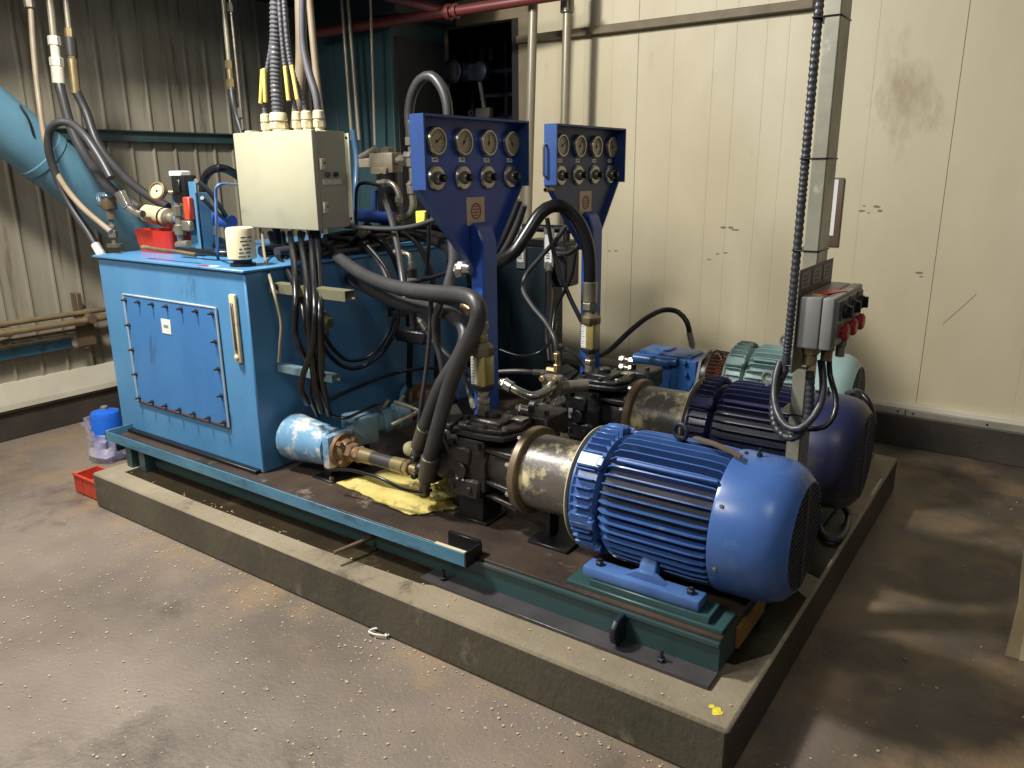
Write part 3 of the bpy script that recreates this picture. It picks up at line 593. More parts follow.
# ------------------------------------------------------------ motors, bell housings, pumps
def motor(name, label, loc, xd, xs, xe, R, h, m, mfoot, group, box=False, fins=44, grille=M_grille, bracket=True):
    # loc = centre of the feet on their rail; xd/xs/xe = drive face, fan cover seam, fan end (local x)
    t = thing(name, label, 'electric motor', loc, group)
    L = lambda *p: Vector(loc)+Vector(p)
    core = M_fincore if m is not M_aqua else m  # stator core between the fins coloured darker than the fins
    xg = xd+0.105       # gap between end shield and stator
    b = MB(); b.lathe(L(xd, 0, h), (1, 0, 0), [(0, R*0.84), (0.006, R*0.9), (0.012, R*0.9), (0.02, R*0.87), (0.09, R*0.87), (0.1, R*0.80)], 48)
    nf = fins
    for k in range(nf):
        a = 2*PI*(k+0.5)/nf
        b.box(L((0.018+0.090)/2+xd, math.cos(a)*R*0.925, h+math.sin(a)*R*0.925), (0.070, 0.0045, R*0.135), (a-PI/2, 0, 0), 0.0015)
    for a in (PI/4, 3*PI/4, 5*PI/4, 7*PI/4, PI*1.06, 0):
        b.box(L(xd+0.058, math.cos(a)*R*0.915, h+math.sin(a)*R*0.935), (0.088, 0.03, 0.05), (a, 0, 0), 0.005)
        b.box(L(xd+0.098, math.cos(a)*R*0.955, h+math.sin(a)*R*0.955), (0.022, 0.026, 0.03), (a, 0, 0), 0.003)
    b.box(L(xd+0.05, R*0.25, h+R*0.90), (0.07, 0.06, 0.03), (-0.25, 0, 0), 0.008)
    b.build('end_shield', m, t)
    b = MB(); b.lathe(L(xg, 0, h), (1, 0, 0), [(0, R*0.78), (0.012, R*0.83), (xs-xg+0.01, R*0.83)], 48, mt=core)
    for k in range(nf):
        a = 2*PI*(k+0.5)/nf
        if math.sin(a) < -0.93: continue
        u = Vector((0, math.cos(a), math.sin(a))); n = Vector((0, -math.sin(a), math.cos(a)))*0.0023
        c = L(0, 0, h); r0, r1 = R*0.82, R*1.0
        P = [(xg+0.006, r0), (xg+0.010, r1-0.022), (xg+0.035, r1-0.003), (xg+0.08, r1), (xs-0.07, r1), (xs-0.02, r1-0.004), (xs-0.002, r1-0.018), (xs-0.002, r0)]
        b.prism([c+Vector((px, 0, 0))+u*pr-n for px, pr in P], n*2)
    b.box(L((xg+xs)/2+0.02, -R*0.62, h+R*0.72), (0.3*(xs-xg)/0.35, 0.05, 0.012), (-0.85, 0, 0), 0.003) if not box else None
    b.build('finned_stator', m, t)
    b = MB(); D = xe-xs
    b.lathe(L(xs-0.006, 0, h), (1, 0, 0), [(0, R*0.985), (0.0, R*1.0), (0.01, R*1.01), (D*0.55, R*1.0), (D*0.75, R*0.97), (D*0.9, R*0.90), (D*0.985, R*0.80), (D+0.006, R*0.755), (D+0.006, R*0.73), (D-0.008, R*0.725)], 56, cap=False)
    fc = b.build('fan_cover', m, t)
    b = MB(); rg = R*0.735
    b.cyl(L(xe-0.012, 0, h), L(xe-0.010, 0, h), rg, seg=40, mt=M_black)
    k = -9
    for k in range(-9, 10):
        z = k*rg/10; hw = math.sqrt(max(0, rg*rg-z*z))
        for sgn in (-1, 1): b.box(L(xe-0.003, sgn*(hw+0.014)/2, h+z), (0.006, max(0.01, hw-0.014), rg/10*0.5), None)
    b.box(L(xe-0.002, 0, h), (0.008, 0.03, rg*1.98), None, 0.002)
    b.ring(L(xe-0.003, 0, h), (1, 0, 0), rg, 0.004, 40, 6); b.ring(L(xe-0.003, 0, h), (1, 0, 0), rg*0.3, 0.003, 24, 6)
    b.build('fan_grille', grille, fc)
    for a in (PI*0.82, PI*1.1, PI*0.5):
        p = L(xs+0.02, math.cos(a)*R*1.0, h+math.sin(a)*R*1.0); q = L(xs+0.02, math.cos(a)*R*1.03, h+math.sin(a)*R*1.03)
        b = MB(); b.cyl(p, q, 0.006, seg=10); b.build('cover_screw', M_dark if a != PI*1.1 else M_zinc, fc)
    # feet
    for s in (-1, 1):
        b = MB(); fy = s*0.205*R/0.221
        fx0, fx1 = xd+0.085, xs-0.01
        b.bb(L(fx0, fy-0.035, 0), L(fx1, fy+0.035, 0.036), 0.008, seg=2)
        xm = (fx0+fx1)/2+0.01
        b.prism([L(xm-0.03, fy-0.005, 0.03), L(xm+0.03, fy-0.005, 0.03), L(xm+0.024, s*R*0.80, h*0.62), L(xm-0.024, s*R*0.80, h*0.62)], (0, -s*0.04, 0), bev=0.004)
        b.prism([L(xm-0.075, fy-0.012, 0.033), L(xm+0.075, fy-0.012, 0.033), L(xm+0.03, fy-0.012, 0.06), L(xm-0.03, fy-0.012, 0.06)], (0, 0.024, 0))
        f = b.build('mounting_foot', mfoot, t)
        for x in (fx0+0.045, fx1-0.04):
            b = MB(); b.hexn(L(x, fy, 0.036), L(x, fy, 0.05), 0.014); b.cyl(L(x, fy, 0.05), L(x, fy, 0.056), 0.007, seg=8); b.build('foot_bolt', M_navyblack, f)
    xm = (xg+xs)/2-0.0
    b = MB(); b.cyl(L(xm, 0, h+R*0.95), L(xm, 0, h+R*1.06), 0.011, seg=12); b.ring(L(xm, 0, h+R*1.0+0.03), (0.25, 1, 0), 0.024, 0.0075, 24, 8); b.build('lifting_eye', M_grey if m is not M_motor else M_grille, t)
    b = MB(); b.cyl(L(xs+0.06, 0, h+R*1.0), L(xs+0.06, 0, h+R*1.05), 0.009, seg=10); b.cyl(L(xs+0.06, 0, h+R*1.04), L(xs+0.06, 0, h+R*1.12), 0.004, seg=8); b.build('grease_nipple', M_grille, fc)
    return t
G = 'electric motors in a row on the skid'
motor('electric_motor', 'bright blue finned electric motor nearest the camera', (-0.9, 2.2, 0.335), -0.305, 0.185, 0.397, 0.221, 0.21, M_motor, M_motorfoot, G)
motor('electric_motor', 'dusty dark navy finned motor between the bright blue and the pale aqua ones', (-0.95, 3.0, 0.335), -0.205, 0.235, 0.447, 0.221, 0.21, M_navy, M_navyblack, G)
motor('electric_motor', 'pale aqua finned electric motor farthest back by the wall', (-0.97, 3.75, 0.335), -0.315, 0.075, 0.28, 0.215, 0.21, M_aqua, M_aqua, G, fins=36)
# dull brown strip lying on the first motor
b = MB(); sp = spline([(-0.865, 2.2, 0.782), (-0.80, 2.185, 0.782), (-0.735, 2.16, 0.779), (-0.69, 2.14, 0.775)], 0.012)
for p, q in zip(sp, sp[1:]):
    n = Vector((0, 1, 0))*0.014; b.prism([p-n, q-n, q+n, p+n], (0, 0, 0.005))
tag(b.build('flat_strap', mat('brown_strap', (96, 84, 74), (74, 64, 58), 0.6), origin=(-0.85, 2.2, 0.76)), 'dull brown strip lying along the top of the bright blue motor', 'strap')

def bell(label, x0, x1, y, zc, group, rr=0.158):
    t = thing('bell_housing', label, 'coupling housing', ((x0+x1)/2, y, 0.298), group)
    c = lambda x: (x, y, zc)
    b = MB(); b.lathe(c(x0+0.02), (1, 0, 0), [(0, rr*0.86), (x1-x0-0.03, rr*0.86)], 48, cap=False); b.build('housing_tube', M_bell, t)
    b = MB(); b.lathe(c(x0), (1, 0, 0), [(0, rr*0.8), (0, rr), (0.004, rr*1.02), (0.026, rr*1.02), (0.03, rr), (0.032, rr*0.84)], 56); b.build('flange_ring', M_bellring, t)
    b = MB(); b.lathe(c(x1-0.024), (1, 0, 0), [(0, rr*0.86), (0.004, rr*0.98), (0.014, rr*1.22), (0.020, rr*1.31), (0.023, rr*1.31)], 56); b.build('motor_ring', M_cream, t)
    b = MB(); b.bb((x0+0.04, y-0.09, 0.299), (x1-0.06, y+0.09, 0.31), 0.002); b.bb((x0+0.08, y-0.03, 0.31), (x0+0.1, y+0.03, zc-rr*0.8), 0.002); b.build('support_bracket', M_dark, t)
    for k in range(8):
        a = 2*PI*(k+0.5)/8; p = Vector((x0, y+math.cos(a)*rr*0.9, zc+math.sin(a)*rr*0.9))
        b = MB(); b.hexn(p+Vector((-0.02, 0, 0)), p, 0.011); b.build('flange_bolt', M_chrome, t)
bell('grey bell housing with peeling cream paint in front of the bright blue motor', -1.475, -1.208, 2.2, 0.545, 'bell housings')
bell('cream and grey peeling bell housing in front of the dark navy motor', -1.445, -1.158, 3.0, 0.545, 'bell housings')

def pump(x0, y, zc, m, label, group, plate, sx=1.0):
    """x0 = face against the bell housing; body runs towards -x"""
    t = thing('hydraulic_pump', label, 'hydraulic pump', (x0-0.25, y, 0.298), group)
    P = lambda a, b_, c: Vector((x0-a*sx, y+b_, zc+c))
    # adapter flange with ribs
    b = MB(); b.prism([P(0.0, -0.13, -0.02), P(0, -0.1, 0.1), P(0, 0, 0.14), P(0, 0.1, 0.1), P(0, 0.13, -0.02), P(0, 0.1, -0.12), P(0, 0, -0.145), P(0, -0.1, -0.12)], (-0.022, 0, 0), bev=0.004)
    b.lathe(P(0.02, 0, 0), (-1, 0, 0), [(0, 0.115), (0.05, 0.1), (0.14*sx, 0.085)], 24)
    for (yy, zz) in ((-0.115, 0.075), (-0.115, -0.06), (-0.1, -0.125), (0.11, 0.07), (0.11, -0.07)):
        b.prism([P(0.0, yy, zz+0.012), P(0.0, yy, zz-0.012), P(0.17, yy*0.75, zz*0.9-0.005), P(0.17, yy*0.75, zz*0.9+0.006)], (0, 0.03 if yy < 0 else -0.03, 0), bev=0.003)
    b.build('mounting_adapter', m, t)
    # main barrel and casing
    b = MB()
    b.lathe(P(0.13, 0, 0), (-1, 0, 0), [(0, 0.085), (0.01, 0.102), (0.2*sx, 0.108), (0.22*sx, 0.118), (0.26*sx, 0.118), (0.27*sx, 0.1)], 28)
    b.bb(P(0.32, -0.1, -0.10), P(0.14, 0.1, 0.105), 0.012, seg=2)
    b.bb(P(0.30, -0.115, -0.13), P(0.16, 0.08, -0.05), 0.01)
    b.bb(P(0.29, -0.113, 0.0), P(0.2, -0.09, 0.07), 0.008)
    b.cyl(P(0.24, -0.11, -0.02), P(0.24, -0.125, -0.02), 0.03, seg=18, ch=0.004)
    for (a, zz) in ((0.2, -0.09), (0.28, -0.09), (0.28, 0.085), (0.16, 0.085)): b.hexn(P(a, -0.1, zz), P(a, -0.122, zz), 0.011)
    body = b.build('pump_body', m, t)
    # top cover with cap screws
    b = MB()
    top = [P(0.02, -0.02, 0.115), P(0.06, -0.095, 0.115), P(0.14, -0.115, 0.115), P(0.27, -0.115, 0.115), P(0.29, -0.09, 0.115), P(0.29, 0.1, 0.115), P(0.04, 0.1, 0.115)]
    b.prism(top, (0, 0, 0.022), bev=0.004)
    b.prism([v+Vector((0, 0, 0.02))+(P(0.17, 0, 0.115)-v)*0.12 for v in top], (0, 0, 0.02), bev=0.005)
    b.bb(P(0.24, -0.06, 0.15), P(0.1, 0.06, 0.172), 0.006)
    b.cyl(P(0.17, 0.0, 0.17), P(0.17, 0.0, 0.19), 0.03, seg=16, ch=0.004)
    tc = b.build('top_cover', m, t)
    for (a, yy) in ((0.07, -0.07), (0.14, -0.09), (0.22, -0.09), (0.265, -0.03), (0.265, 0.05), (0.07, 0.07), (0.16, 0.085), (0.12, -0.03), (0.2, -0.03), (0.2, 0.04)):
        b = MB(); b.hexn(P(a, yy, 0.152), P(a, yy, 0.168), 0.010); b.build('cap_screw', M_zinc if (int(a*100)+int(yy*100)) % 3 == 0 else m, tc)
    b = MB(); b.bb(P(0.09, -0.0, 0.172), P(0.04, 0.045, 0.178), 0.001); b.build('cover_tag', M_zinc, tc)
    # servo control at the back
    b = MB(); b.bb(P(0.12, 0.1, 0.08), P(-0.0, 0.26, 0.165), 0.008); b.cyl(P(0.06, 0.26, 0.12), P(0.06, 0.30, 0.12), 0.03, seg=16, ch=0.004); b.hexn(P(0.1, 0.15, 0.165), P(0.1, 0.15, 0.185), 0.014); b.hexn(P(0.03, 0.15, 0.165), P(0.03, 0.15, 0.18), 0.011); b.build('servo_block', m, t)
    # valve block, left, with round bosses
    b = MB(); b.bb(P(0.42, -0.105, -0.02), P(0.30, 0.09, 0.12), 0.01)
    b.cyl(P(0.36, -0.105, 0.06), P(0.36, -0.122, 0.06), 0.034, seg=20, ch=0.004); b.cyl(P(0.36, -0.12, 0.06), P(0.36, -0.13, 0.06), 0.014, seg=12)
    for (a, zz) in ((0.32, 0.02), (0.40, 0.02), (0.32, 0.1), (0.40, 0.1)): b.hexn(P(a, -0.105, zz), P(a, -0.118, zz), 0.009)
    b.prism([P(0.44, -0.09, 0.12), P(0.30, -0.1, 0.12), P(0.28, -0.04, 0.15), P(0.42, 0.09, 0.14)], (0, 0, 0.02), bev=0.004)
    b.build('valve_block', m, t)
    b = MB(); b.bb(P(0.50, -0.09, -0.13), P(0.40, 0.07, 0.0), 0.012)
    for (a, yy, zz) in ((0.43, -0.09, -0.03), (0.48, -0.09, -0.03), (0.43, -0.09, -0.1), (0.48, -0.09, -0.1)): b.cyl(P(a, yy, zz), P(a, yy-0.03, zz), 0.014, seg=12, ch=0.003)
    b.sphere(P(0.455, -0.1, -0.065), 0.024)
    b.cyl(P(0.50, 0.0, -0.06), P(0.56, 0.0, -0.06), 0.05, seg=20, ch=0.006)
    b.build('port_block', m, t)
    b = MB()
    if plate: b.bb(P(0.285, -0.118, -0.035), P(0.265, -0.1135, 0.012), 0.001); b.bb(P(0.28, -0.1185, -0.02), P(0.27, -0.1175, -0.005), mt=M_grey)
    else:
        for k in range(5): b.bb(P(0.262, -0.118, -0.06+k*0.012), P(0.252, -0.1135, -0.053+k*0.012)); b.bb(P(0.232, -0.118, -0.06+k*0.011), P(0.226, -0.1135, -0.053+k*0.011))
    b.build('nameplate', M_white, body)
    # foot
    b = MB(); b.bb(P(0.3, -0.06, -(zc-0.299)), P(0.18, 0.06, -0.12), 0.004); b.bb(P(0.32, -0.07, -(zc-0.299)), P(0.16, 0.07, -(zc-0.31)), 0.002); b.build('pump_foot', M_dark, t)
    return t
pump(-1.475, 2.2, 0.545, M_cast, 'oily brown-black hydraulic pump coupled to the bright blue motor', 'black hydraulic pumps', False)
pump(-1.445, 3.0, 0.545, M_castb, 'black hydraulic pump with a white nameplate, coupled to the navy motor', 'black hydraulic pumps', True)

def sight(x, y, z0, label):
    t = thing('filter_indicator', label, 'filter', (x, y, z0), 'sight-glass filters on the pumps')
    P = lambda z: (x, y, z0+z)
    b = MB(); b.cyl(P(-0.035), P(0.0), 0.026, 0.022, seg=14); b.cyl(P(0), P(0.04), 0.018, seg=14); b.hexn(P(0.01), P(0.03), 0.026); b.hexn(P(0.04), P(0.065), 0.022); b.build('lower_nipple', M_zinc, t)
    b = MB(); b.lathe(P(0.06), (0, 0, 1), [(0, 0.028), (0.008, 0.042), (0.02, 0.042), (0.022, 0.036)], 8, flat=PI/8); b.build('lower_cap', M_grille, t)
    b = MB(); b.box(P(0.138), (0.064, 0.064, 0.116), None, 0.008, seg=2); b.build('sight_body', M_glassy, t)
    b = MB(); b.bb((x-0.03, y-0.0335, z0+0.088), (x-0.004, y-0.032, z0+0.19), 0.0005)
    for k in range(9): b.bb((x-0.028, y-0.0342, z0+0.095+k*0.011), (x-0.018 if k % 2 else x-0.012, y-0.0334, z0+0.0965+k*0.011), mt=M_ink)
    b.build('scale_strip', M_white, t)
    b = MB(); b.lathe(P(0.195), (0, 0, 1), [(0, 0.042), (0.006, 0.045), (0.03, 0.045), (0.045, 0.03), (0.05, 0.022)], 8, flat=PI/8); b.build('upper_cap', mat('cap_bronze', (130, 118, 92), (96, 86, 66), 0.4, metal=0.5), t)
    b = MB(); b.hexn(P(0.245), P(0.27), 0.024); b.cyl(P(0.27), P(0.29), 0.016); b.hexn(P(0.29), P(0.318), 0.026); b.build('upper_nut', M_brass, t)
sight(-1.69, 2.2, 0.75, 'yellow sight-glass filter standing on the pump of the bright blue motor')
sight(-1.69, 3.0, 0.735, 'yellow sight-glass filter on the farther pump, against the cream wall')
# stand-off pipe on top of pumps for the filters
# ------------------------------------------------------------ third pump set
def bluepump():
    y, z = 3.75, 0.555
    t = thing('vane_pump', 'bright blue cast pump near the cream wall, ahead of the aqua motor', 'hydraulic pump', (-1.575, y, 0.298))
    b = MB()
    b.bb((-1.755, y-0.1, z-0.1), (-1.465, y+0.1, z+0.07), 0.014, seg=2); b.bb((-1.535, y-0.115, z-0.115), (-1.435, y+0.115, z+0.1), 0.01, seg=2)
    b.bb((-1.715, y-0.11, z-0.08), (-1.575, y-0.09, z+0.02), 0.006)
    b.build('pump_body', M_pumpblue, t)
    b = MB(); b.bb((-1.775, y-0.08, z+0.07), (-1.475, y+0.09, z+0.115), 0.012, seg=2); b.cyl((-1.785, y-0.11, z+0.075), (-1.575, y-0.11, z+0.075), 0.028, seg=18, ch=0.005); b.cyl((-1.575, y-0.12, z+0.085), (-1.535, y-0.12, z+0.085), 0.022, seg=12); b.bb((-1.695, y-0.05, z+0.11), (-1.615, y+0.05, z+0.125), 0.005); b.build('control_head', M_pumpblue, t)
    for (x, zz) in ((-1.485, 0.03), (-1.485, -0.06), (-1.455, -0.02), (-1.555, 0.08), (-1.495, 0.09)):
        b = MB(); b.hexn((x, y-0.11, z+zz), (x, y-0.135, z+zz), 0.012); b.build('bolt', M_pumpblue, t)
    b = MB(); b.lathe((-1.435, y, z), (1, 0, 0), [(0, 0.12), (0.004, 0.14), (0.018, 0.14), (0.02, 0.12)], 6, flat=0.2); b.lathe((-1.415, y, z), (1, 0, 0), [(0, 0.12), (0.03, 0.12)], 30, mt=M_dark); b.build('adapter_flange', M_grey, t)
    b = MB(); b.bb((-1.665, y-0.09, 0.299), (-1.475, y+0.09, z-0.11), 0.004); b.build('pump_foot', M_dark, t)
    for zz in (0.055, 0.012):
        b = MB(); b.hexn((-1.785, y-0.1, z+zz), (-1.815, y-0.1, z+zz), 0.02); b.cyl((-1.815, y-0.1, z+zz), (-1.875, y-0.1, z+zz), 0.014); b.hexn((-1.845, y-0.1, z+zz), (-1.870, y-0.1, z+zz), 0.021); b.build('port_fitting', M_chrome, t)
bluepump()
def guard():
    y, z, x0, x1 = 3.75, 0.56, -1.382, -1.292
    t = thing('coupling_guard', 'rusty wire mesh guard over an orange coupling between blue pump and aqua motor', 'guard', (-1.38, y, 0.298))
    b = MB(); R = 0.135
    nx, na = 10, 40
    for i in range(nx+1):
        x = x0+(x1-x0)*i/nx
        b.ring((x, y, z), (1, 0, 0), R, 0.0022, 40, 4)
    for k in range(na):
        a = 2*PI*k/na; b.cyl((x0, y+R*math.cos(a), z+R*math.sin(a)), (x1, y+R*math.cos(a), z+R*math.sin(a)), 0.0022, seg=4)
    b.ring((x0, y, z), (1, 0, 0), R, 0.006, 40, 6); b.ring((x1, y, z), (1, 0, 0), R, 0.006, 40, 6)
    b.build('wire_mesh', M_rust, t)
    b = MB(); b.lathe((x0+0.01, y, z), (1, 0, 0), [(0, 0.05), (0.015, 0.08), (0.03, 0.1), (0.055, 0.1), (0.065, 0.07), (0.075, 0.05)], 28); b.build('coupling', M_orange, t)
    b = MB(); b.bb((x0+0.02, y-0.08, 0.299), (x1-0.02, y+0.08, z-R+0.003), 0.003); b.build('guard_foot', M_rust, t)
guard()

# ------------------------------------------------------------ galvanised post, conduit and control box
def gpost():
    x0, x1, y0, y1 = -0.674, -0.628, 2.55, 2.67
    t = thing('steel_post', 'galvanised square post standing on the plinth between the blue and navy motors', 'post', (-0.65, 2.6, 0.18))
    b = MB(); b.bb((x0, y0, 0.30), (x1, y1, 2.9), 0.004); b.build('post_tube', M_galv, t)
    b = MB(); b.bb((x0-0.06, y0-0.04, 0.298), (x1-0.015, y1+0.04, 0.309), 0.002); b.build('base_plate', M_galv, t)
    for z in (0.80, 0.965, 1.34, 1.62, 2.02):
        b = MB(); b.bb((x0-0.036, y0-0.004, z), (x1+0.003, y1+0.003, z+0.005), 0.002); b.build('cable_tie', M_dark, t)
gpost()
hose('flexible_conduit', [(-0.697, 2.57, 2.9), (-0.697, 2.57, 2.2), (-0.697, 2.565, 1.5), (-0.700, 2.56, 1.0), (-0.710,2.550,0.922), (-0.712,2.500,0.858), (-0.691,2.460,0.789), (-0.647,2.440,0.759), (-0.605,2.430,0.780), (-0.583,2.430,0.844), (-0.584,2.430,0.922), (-0.590,2.430,0.986)], 0.0145, M_conddark, 'ribbed dark conduit strapped up the galvanised post, looping below the box', 'conduit', ribs=1)
def control():
    x0, x1, y0, y1, z0, z1 = -0.624, -0.522, 2.365, 2.735, 1.072, 1.228
    t = thing('control_box', 'grey motor control box with three red buttons fixed to the galvanised post', 'control box', (-0.6, 2.55, 1.03))
    b = MB(); b.bb((x0, y0, z0), (x0+0.064, y1, z1), 0.006, seg=2); b.build('box_base', M_ctrl, t)
    b = MB(); b.bb((x0+0.066, y0, z0), (x1-0.002, y1, z1), 0.006, seg=2); b.bb((x1-0.004, y0+0.02, z0+0.012), (x1+0.004, y1-0.02, z1-0.012), 0.003); lid = b.build('box_lid', M_ctrl, t)
    for k in range(3):
        y = y0+0.085+k*0.105
        b = MB(); b.bb((x1+0.003, y-0.035, z0+0.082), (x1+0.010, y+0.035, z1-0.012), 0.004, mt=M_ctrldk); b.cyl((x1+0.010, y, z0+0.108), (x1+0.022, y, z0+0.108), 0.023, 0.021, seg=16, ch=0.003); b.box((x1+0.027, y, z0+0.108), (0.014, 0.011, 0.036), (0.15, 0, 0), 0.002); b.build('selector_switch', M_dark, lid)
        b = MB(); b.cyl((x1+0.003, y, z0+0.044), (x1+0.012, y, z0+0.044), 0.018, seg=14); b.lathe((x1+0.010, y, z0+0.044), (1, 0, 0), [(0, 0.021), (0.003, 0.027), (0.012, 0.027), (0.018, 0.02)], 20); b.build('stop_button', M_redbtn, lid)
    b = MB(); b.box((x0+0.055, y0+0.12, z1+0.0015), (0.045, 0.12, 0.003), (0, 0, -0.35), 0.001); b.build('red_tag', M_red, t)
    b = MB(); b.box((x0+0.03, y0+0.07, z1+0.001), (0.03, 0.06, 0.002), (0, 0, 0.3), 0.0005); b.build('pale_tag', M_pad, t)
    b = MB(); b.bb((x0-0.004, y0-0.012, z0-0.08), (x0-0.0005, y1+0.005, z1+0.078), 0.001); bp = b.build('back_plate', M_ctrldk, t)
    for k in range(3):
        y = y0+0.0+k*0.125
        b = MB(); b.bb((x0-0.0006, y, z1+0.018), (x0+0.0018, y+0.092, z1+0.068), 0.001)
        for q in range(3): b.bb((x0+0.0016, y+0.018, z1+0.028+q*0.012), (x0+0.0022, y+0.07, z1+0.033+q*0.012), mt=M_ink)
        b.build('nameplate', M_grey, bp)
    for (x, y, r) in ((-0.592, 2.42, 0.025), (-0.562, 2.50, 0.021), (-0.54, 2.58, 0.017)):
        b = MB(); b.hexn((x, y, z0-0.028), (x, y, z0), r); b.cyl((x, y, z0-0.06), (x, y, z0-0.028), r*0.85, seg=16, ch=0.002); b.build('cable_gland', M_brass if x < -0.55 else M_zinc, t)
control()
hose('black_cable', [(-0.577,2.500,1.011), (-0.561,2.480,0.959), (-0.551,2.450,0.903), (-0.563,2.420,0.850), (-0.599,2.410,0.804), (-0.645,2.420,0.802), (-0.685,2.450,0.834), (-0.713,2.500,0.875), (-0.721,2.530,0.932), (-0.720,2.560,0.973)], 0.012, M_conddark, 'grey cable looping from the control box back up the left side of the post', 'cable')
hose('black_cable', [(-0.572,2.580,1.009), (-0.561,2.570,0.949), (-0.527,2.530,0.887), (-0.521,2.500,0.839), (-0.541,2.470,0.804), (-0.587,2.460,0.792), (-0.623,2.470,0.789)], 0.009, M_hoseblk, 'thin black cable curving down from the rightmost gland of the control box', 'cable')
hose('black_cable', [(-0.666,3.105,0.195), (-0.611,2.979,0.195), (-0.567,2.967,0.195), (-0.551,3.062,0.195), (-0.576,3.222,0.200), (-0.598,3.194,0.250)], 0.012, M_conddark, 'dark cable loop lying on the plinth edge between the blue and navy motors', 'cable')
hose('black_cable', [(-0.710,3.600,0.611), (-0.638,3.450,0.672), (-0.590,3.400,0.661), (-0.561,3.400,0.605), (-0.548,3.400,0.519), (-0.559,3.400,0.436)], 0.012, M_hoseblk, 'black cable arching behind the grille end of the navy motor', 'cable')
# clipboard on the wall
def card():
    t = thing('document_holder', 'white sheet in a brown wall holder behind the galvanised post', 'notice', (-1.15, YR, 1.15))
    b = MB(); b.bb((-1.26, YR-0.016, 1.14), (-1.095, YR-0.001, 1.535), 0.02, seg=2); b.build('holder', mat('holder_brown', (112, 92, 74), (90, 74, 60), 0.4), t)
    b = MB(); b.bb((-1.25, YR-0.02, 1.205), (-1.125, YR-0.016, 1.525), 0.001); b.build('paper_sheet', M_white, t)
card()

M_gaugeblue = mat('pipe_blue_paint', (60, 92, 124), (44, 72, 100), 0.35)
# ------------------------------------------------------------ left wall: beams, duct, pipes
b = MB(); b.bb((XL+0.0, 2.1, 1.80), (XL+0.06, 4.86, 1.872), 0.003); b.bb((XL+0.06, 2.1, 1.862), (XL+0.085, 4.86, 1.872), 0.002)
tag(b.build('wall_beam', M_teal, origin=(XL, 3, 1.8)), 'dark teal steel rail across the ribbed wall behind the junction box', 'beam')
b = MB(); b.bb((XL+0.02, 0.6, 0.515), (XL+0.07, 2.36, 0.585), 0.003); b.bb((XL+0.02, 0.6, 0.585), (XL+0.11, 2.36, 0.593), 0.002, M_bellring)
tag(b.build('wall_beam', M_skyedge, origin=(XL, 1.5, 0.5)), 'pale blue rail low on the ribbed wall under the horizontal pipes', 'beam')
def wallpipe(x, z, r, y0, y1, label, m=M_ivory):
    b = MB(); b.cyl((x, y0, z), (x, y1, z), r, seg=14)
    for y in (1.95, 2.45): b.cyl((x, y, z), (x, y+0.04, z), r*1.3, seg=14)
    tag(b.build('wall_pipe', m, origin=(x, y0, z)), label, 'pipe', 'horizontal pipes low on the ribbed wall')
M_tanpipe = mat('dirty_tan_pipe', (150, 132, 100), (110, 94, 68), 0.4, metal=0.3, scale=8)
wallpipe(-5.12, 0.735, 0.017, 0.6, 4.6, 'uppermost horizontal tan pipe low on the ribbed wall', M_tanpipe)
wallpipe(-5.07, 0.69, 0.02, 0.6, 4.6, 'thicker tan pipe just below the uppermost one on the ribbed wall', M_tanpipe)
wallpipe(-5.13, 0.632, 0.011, 0.6, 2.5, 'thin dark pipe directly above the pale blue wall rail', M_bellring)
b = MB(); b.bb((XL+0.02, 2.42, 0.50), (XL+0.10, 2.45, 0.86), 0.002); b.bb((XL+0.10, 2.38, 0.52), (XL+0.106, 2.5, 0.72), 0.002); b.cyl((-5.10, 2.46, 0.7), (-5.04, 2.46, 0.7), 0.03, seg=12)
tag(b.build('pipe_bracket', M_bellring, origin=(XL, 2.42, 0.5)), 'brown upright bracket holding the horizontal pipes beside the blue tank', 'bracket')
def duct():
    A = Vector((-4.86, 1.45, 2.42)); B = Vector((-4.86, 3.15, 0.86)); d = (B-A).normalized()
    t = thing('round_duct', 'large pale teal round duct sloping down along the ribbed wall behind the tank', 'duct', tuple(A))
    b = MB(); L = (B-A).length
    b.lathe(A, d, [(0, 0.152), (L*0.45, 0.152), (L*0.452, 0.158), (L*0.47, 0.158), (L*0.472, 0.152), (L, 0.152)], 40); b.build('duct_tube', M_tealduct, t)
    b = MB(); b.tube(spline([(-4.720,2.097,1.959), (-4.700,2.118,1.893), (-4.700,2.133,1.800)], 0.02), 0.006, 6); b.build('weld_scar', M_dark, t)
duct()
